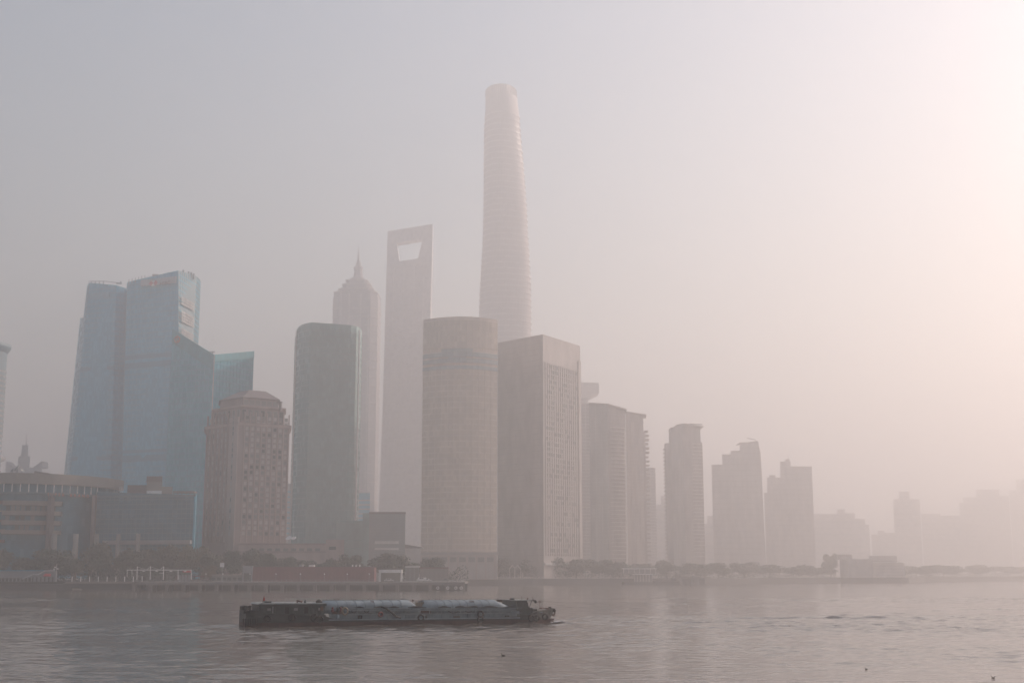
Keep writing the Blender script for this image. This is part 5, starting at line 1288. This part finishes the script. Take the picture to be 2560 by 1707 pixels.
def roll(p0, p1, humps, r=.22):
    pts = []; n_ = 26
    for i in range(n_): f = i / (n_ - 1); px = lerp(p0, p1, f); pts.append((bx(px), .98, bz(px, 1519.5) + .13 * sum(math.exp(-((px - h) / w_) ** 2) for h, w_ in humps)))
    rr = [r * (.6 + .5 * sum(math.exp(-((lerp(p0, p1, i / (n_ - 1)) - h) / w_) ** 2) for h, w_ in humps)) for i in range(n_)]
    MB().tube(pts, rr, 7).build('tarpaulin_roll', m_rubber, barge, True)
roll(850, 915, [(858, 8), (902, 9)], .13); roll(938, 975, [(955, 14)], .17); roll(976, 1002, [(989, 10)], .17); roll(1024, 1070, [(1045, 16)], .2); roll(1100, 1132, [(1115, 11)], .2); roll(1143, 1200, [(1155, 12), (1190, 16)], .22); roll(1198, 1300, [(1228, 18), (1283, 12)], .22)
MB().tube([(bx(955), .9, bz(955, 1516)), (bx(968), .72, bz(968, 1520)), (bx(980), .4, bz(980, 1530)), (bx(991), .2, bz(991, 1540)), (bx(1003), .05, bz(1003, 1544))], .13, 7).build('cargo_hose', m_rubber, barge, True)
for p0, p1, d_ in ((880, 893, 5), (912, 925, 5), (1122, 1150, 6), (1165, 1183, 4)):
    MB().tube([(bx(lerp(p0, p1, i / 8)), .46, bz(p0, 1526) - .055 * d_ * math.sin(math.pi * i / 8)) for i in range(9)], .06, 6).build('hanging_rope', m_rubber, barge, True)
x, z = bx(863.5), bz(863, 1527)
MB().tube([(x + .40 * math.cos(a), .38, z + .50 * math.sin(a)) for a in [i * math.pi / 8 for i in range(17)]], .13, 7).build('canvas_ring', m_rope, barge, True)
x, z = bx(953), bz(953, 1535)
lb = MB().tube([(x + .30 * math.cos(a), .36, z + .30 * math.sin(a)) for a in [i * math.pi / 7 for i in range(15)]], .14, 7).build('life_ring', m_lifered, barge, True)
for px in (898, 904.5, 1067, 1266, 1272): MB().lathe((bx(px), .22, bz(px, 1546)), [(.13, 0), (.13, .38), (.19, .38), (.19, .48), (.04, .5)], 9).build('bollard', m_rubber, barge)
MB().box(bx(1056), bx(1081), .86, .99, bz(1060, 1533), bz(1060, 1525)).build('red_locker', m_boot, barge)
MB().box(bx(1136), bx(1152), .40, .5, bz(1140, 1543), bz(1140, 1539.5)).build('red_patch', m_boot, barge)
MB().lathe((bx(845), .28, bz(845, 1546)), [(.2, 0), (.28, .2), (.22, .55), (.04, .65)], 9).build('white_sack', m_tank, barge, True)
MB().box(bx(833), bx(862), .9, 1.1, bz(840, 1535), bz(840, 1527)).build('pump_box', m_rust, barge)
for px in (834, 846, 855): MB().lathe((bx(px), .85, bz(px, 1530)), [(.16, 0), (.2, .3), (.1, .5), (.22, .6), (.05, .75)], 9).build('valve', m_lifered if px != 846 else m_hull, barge)
# wheelhouse near the bow
x0, x1 = bx(1296), bx(1334); zt_ = bz(1310, 1501.5); zb_ = bz(1310, 1536)
MB().box(x0, x1, .5, W - .5, zb_ - .5, bz(1310, 1519)).build('fore_house', m_house, barge)
MB().loft([[(x0, .9, bz(1310, 1519)), (x1 - .4, .9, bz(1310, 1519)), (x1 - .4, W - .9, bz(1310, 1519)), (x0, W - .9, bz(1310, 1519))], [(x0, .9, zt_), (x1 - .75, .9, zt_), (x1 - .75, W - .9, zt_), (x0, W - .9, zt_)]]).build('wheelhouse', m_house, barge)
MB().box(x0 - .1, x1 + .15, .7, W - .7, zt_, zt_ + .12).build('wheelhouse_roof', m_housegrey, barge)
for s in (1.0, W - 1.0): MB().tube([(x1 - .35, s, bz(1310, 1519)), (x1 + .05, s, zt_)], .06, 5).build('canopy_post', m_house, barge)
MB().box(x1 - .74, x1 - .60, 1.2, W - 1.2, bz(1310, 1514), zt_ - .25).build('front_window', m_win3, barge)
MB().box(bx(1301), bx(1311), .86, .92, bz(1310, 1515), zt_ - .3).build('side_window', m_win, barge)
MB().box(bx(1315), bx(1325), .86, .92, bz(1310, 1515), zt_ - .3).build('side_window', m_win, barge)
MB().box(bx(1280), bx(1300), .3, .5, bz(1290, 1534), bz(1290, 1527)).build('blue_panel', m_deckside, barge)
rd = MB().box(bx(1300), bx(1307), W / 2 - .5, W / 2 + .5, zt_ + .12, zt_ + .34).build('radar_box', m_hull, barge)
def mast(px, ytop, nm='mast', r=.03, zbase=None, v=W / 2):
    x = bx(px, 1500, v); MB().tube([(x, v, zbase if zbase else zt_ + .1), (x, v, bz(px, ytop, v))], r, 5).build(nm, m_rust, barge)
mast(1304.5, 1489, 'antenna', .03); mast(1332, 1490.5, 'antenna', .035, v=2); mast(1319, 1496, 'antenna', .06); mast(1349.5, 1498, 'fore_mast', .035, zbase=bz(1349, 1526), v=3)
MB().box(bx(1348, 1503, 3) - .1, bx(1353.5, 1503, 3), 2.6, 3.4, bz(1350, 1504.4, 3), bz(1350, 1503, 3)).build('mast_crosstree', m_rust, barge)
MB().lathe((bx(1319, 1496, W / 2), W / 2, bz(1319, 1498, W / 2)), [(.05, 0), (.16, .06), (.16, .2), (.05, .26)], 8).build('mast_light', m_rust, barge)
for px, py in ((1333, 1500), (1338, 1502), (1339, 1505)): x = bx(px, py, 1.2); z = bz(px, py, 1.2); MB().lathe((x, 1.2, z - .15), [(.05, 0), (.2, .08), (.2, .25), (.08, .33)], 8).build('search_light', m_hull, barge)
# raised bow with gear, anchor and rub rail
zb_ = bz(1365, 1524)
MB().loft([[(bx(1346), W / 2 - W * .44, zb_ - .15), (BL - .2, W / 2 - W * .08, zb_), (BL - .2, W / 2 + W * .08, zb_), (bx(1346), W / 2 + W * .44, zb_ - .15)], [(bx(1346), W / 2 - W * .43, zb_ + .12), (BL + .05, W / 2 - W * .08, zb_ + .16), (BL + .05, W / 2 + W * .08, zb_ + .16), (bx(1346), W / 2 + W * .43, zb_ + .12)]]).build('bow_bulwark', m_hull, barge)
for px in (1373, 1376.5): MB().lathe((bx(px, 1522, 3), 3, zb_), [(.12, 0), (.12, .34), (.14, .36), (.14, .42), (.03, .44)], 9).build('bollard', m_hull, barge)
for px, s in ((1353, .3), (1360, .22), (1366, .25), (1370, .2)): MB().lathe((bx(px, 1524, 2.4), 2.4, zb_), [(s, 0), (s * 1.1, s * .6), (s * .5, s * 1.1), (.03, s * 1.2)], 9).build('rope_coil', m_rust, barge, True)
MB().box(bx(1352), bx(1360), W / 2 - W * .43 - .02, W / 2 - W * .40, zb_ - .45, zb_ - .3).build('bow_stripe', m_tank, barge)
MB().tube([(BL - .5, W / 2 - .9, zb_ + .1), (BL + .15, W / 2 - .5, zb_ - .2), (BL + .2, W / 2, zb_ - .9)], .12, 6).build('anchor_shank', m_rust, barge)
MB().tube([(BL - .25, W / 2 - .5, zb_ - .75), (BL + .15, W / 2, zb_ - 1.05), (BL - .25, W / 2 + .5, zb_ - .75)], .11, 6).build('anchor_fluke', m_rust, barge)
MB().tube([(BL - .3, W / 2 - 1.2, zb_ - .15), (BL + .1, W / 2, zb_ - .1), (BL - .3, W / 2 + 1.2, zb_ - .15)], .24, 8).build('bow_fender', m_rubber, barge, True)
# foam where the bow cuts the water
def foam(px, py, L, wd, seed, lab):
    r = np.random.default_rng(seed); D = H * F / (py - 1434); c = at(px, py, D); mb = MB()
    for i in range(90):
        x = c.x + r.normal() * L * .4; y = D + r.normal() * wd * .4; s = r.uniform(.05, .16); z = float(waves(np.array([[x]]), np.array([[y]]))[0, 0]) + .03
        k = 7; ph = r.random() * 6; rim = [(x + s * 1.7 * math.cos(a + ph) * r.uniform(.7, 1.2), y + s * math.sin(a + ph) * r.uniform(.7, 1.2), z) for a in [j * 2 * math.pi / k for j in range(k)]]
        mb.raw(rim + [(x, y, z + s * .5)], [(j, (j + 1) % k, k) for j in range(k)])
    o = mb.build('bow_foam', m_foam); o['kind'] = 'stuff'; o['label'] = lab; o['category'] = 'foam'
foam(1372, 1553, .7, .4, 1, 'small splash of white foam at the barge bow'); foam(1396, 1552, 1.2, .5, 2, 'thin foam just ahead of the barge bow')

# ------------------------------------------------------------------ birds
def water_z(x, y): return float(waves(np.array([[float(x)]]), np.array([[float(y)]]))[0, 0])
def skin_bird(name, lab, pts, edges, radii, loc, rotz, m, cat='bird'):
    me = bpy.data.meshes.new(name); me.from_pydata(pts, edges, [])
    o = bpy.data.objects.new(name, me); COL.objects.link(o)
    sk = o.modifiers.new('skin', 'SKIN'); sk.use_smooth_shade = True
    for i, r in enumerate(radii): me.skin_vertices[0].data[i].radius = r if isinstance(r, tuple) else (r, r)
    me.skin_vertices[0].data[0].use_root = True
    ss = o.modifiers.new('sub', 'SUBSURF'); ss.levels = ss.render_levels = 2
    dg = bpy.context.evaluated_depsgraph_get(); m2 = bpy.data.meshes.new_from_object(o.evaluated_get(dg))
    bpy.data.objects.remove(o)
    m2.materials.clear(); m2.materials.append(m)
    o = bpy.data.objects.new(name, m2); COL.objects.link(o); o.location = loc; o.rotation_euler = (0, 0, rotz)
    return tag(o, lab, cat)
def skin_mesh_prep(): pass
swim = [(0, 0, .06), (-.10, 0, .07), (-.135, 0, .12), (-.14, 0, .20), (-.15, 0, .265), (-.165, 0, .285), (-.20, 0, .282), (-.235, 0, .276), (.10, 0, .075), (.19, 0, .115), (.26, 0, .155)]
swe = [(0, 1), (1, 2), (2, 3), (3, 4), (4, 5), (5, 6), (6, 7), (0, 8), (8, 9), (9, 10)]
swr = [(.075, .062), (.062, .055), .036, .026, .027, .036, .016, .006, (.068, .055), (.04, .026), (.022, .008)]
D = H * F / (1629.5 - 1434); p = at(1258, 1629.5, D)
skin_bird('swimming_bird', 'dark long-necked water bird swimming left in front of the barge', swim, swe, swr, (p.x, p.y, water_z(p.x, p.y) - .02), 0, m_bird)
D = H * F / (1662 - 1434); p = at(2165, 1662, D)
skin_bird('floating_bird', 'tiny dark bird sitting low on the bright water at right', [(x * .6, y, z * .6) for x, y, z in swim], swe, [tuple(q * .7 for q in r) if isinstance(r, tuple) else r * .7 for r in swr], (p.x, p.y, water_z(p.x, p.y) - .02), .4, m_bird)
D = 98; p = at(2483, 1694, D)
fly = [(0, 0, 0), (-.10, 0, .005), (-.15, 0, .012), (-.19, 0, .005), (.10, 0, 0), (.17, 0, .005), (-.02, .08, .05), (.0, .18, .13), (.05, .30, .17), (-.02, -.08, .05), (.0, -.18, .13), (.05, -.30, .17)]
skin_bird('flying_bird', 'small dark bird skimming the water near the lower right corner', fly, [(0, 1), (1, 2), (2, 3), (0, 4), (4, 5), (0, 6), (6, 7), (7, 8), (0, 9), (9, 10), (10, 11)],
          [.035, .028, .022, .005, .026, (.02, .006), (.034, .01), (.03, .007), (.006, .003), (.034, .01), (.03, .007), (.006, .003)], tuple(p), .35, m_bird)

# ------------------------------------------------------------------ steam above the slant-roofed tower
mb = MB(); r = np.random.default_rng(5)
pm = bpy.data.materials.new('steam'); pm.use_nodes = True; n = pm.node_tree; n.nodes.remove(n.nodes['Principled BSDF'])
pv = n.nodes.new('ShaderNodeVolumePrincipled'); pv.inputs['Density'].default_value = .035; pv.inputs['Color'].default_value = (.75, .72, .72, 1); pv.inputs['Anisotropy'].default_value = .3
n.links.new(pv.outputs[0], n.nodes['Material Output'].inputs['Volume'])
mb = MB()
prof = [(.6, 880), (1.3, 874), (1.9, 868), (2.9, 862), (3.9, 855), (3.3, 849), (1.9, 844), (.3, 841)]
rings = []
for r_, y in prof:
    c = at(523 - (y - 862) * .12 + 1.2 * math.sin(y), y, 915)
    rings.append([(c.x + r_ * 1.35 * math.cos(a) * (1 + .2 * math.sin(3 * a + y)), c.y + r_ * math.sin(a), c.z + .8 * math.sin(2 * a + y)) for a in [i * math.pi / 9 for i in range(18)]])
st_o = mb.loft(rings).build('steam_plume', pm, None, True); st_o['kind'] = 'stuff'; st_o['label'] = 'small grey puff of steam above the slanted roof'; st_o['category'] = 'steam'

# ------------------------------------------------------------------ the hazy air
hm = bpy.data.materials.new('haze'); hm.use_nodes = True; n = hm.node_tree
n.nodes.remove(n.nodes['Principled BSDF'])
hv = n.nodes.new('ShaderNodeVolumePrincipled'); hv.inputs['Density'].default_value = HAZE_DENSITY
hv.inputs['Anisotropy'].default_value = HAZE_G; hv.inputs['Color'].default_value = (*HAZE_COLOR, 1)
n.links.new(hv.outputs[0], n.nodes['Material Output'].inputs['Volume'])
hz = MB().box(-7000, 7000, -2800, 9700, -2.3, 665).build('haze', hm); hz['kind'] = 'stuff'
for o in bpy.data.objects:
    if '_local' in o: del o['_local']
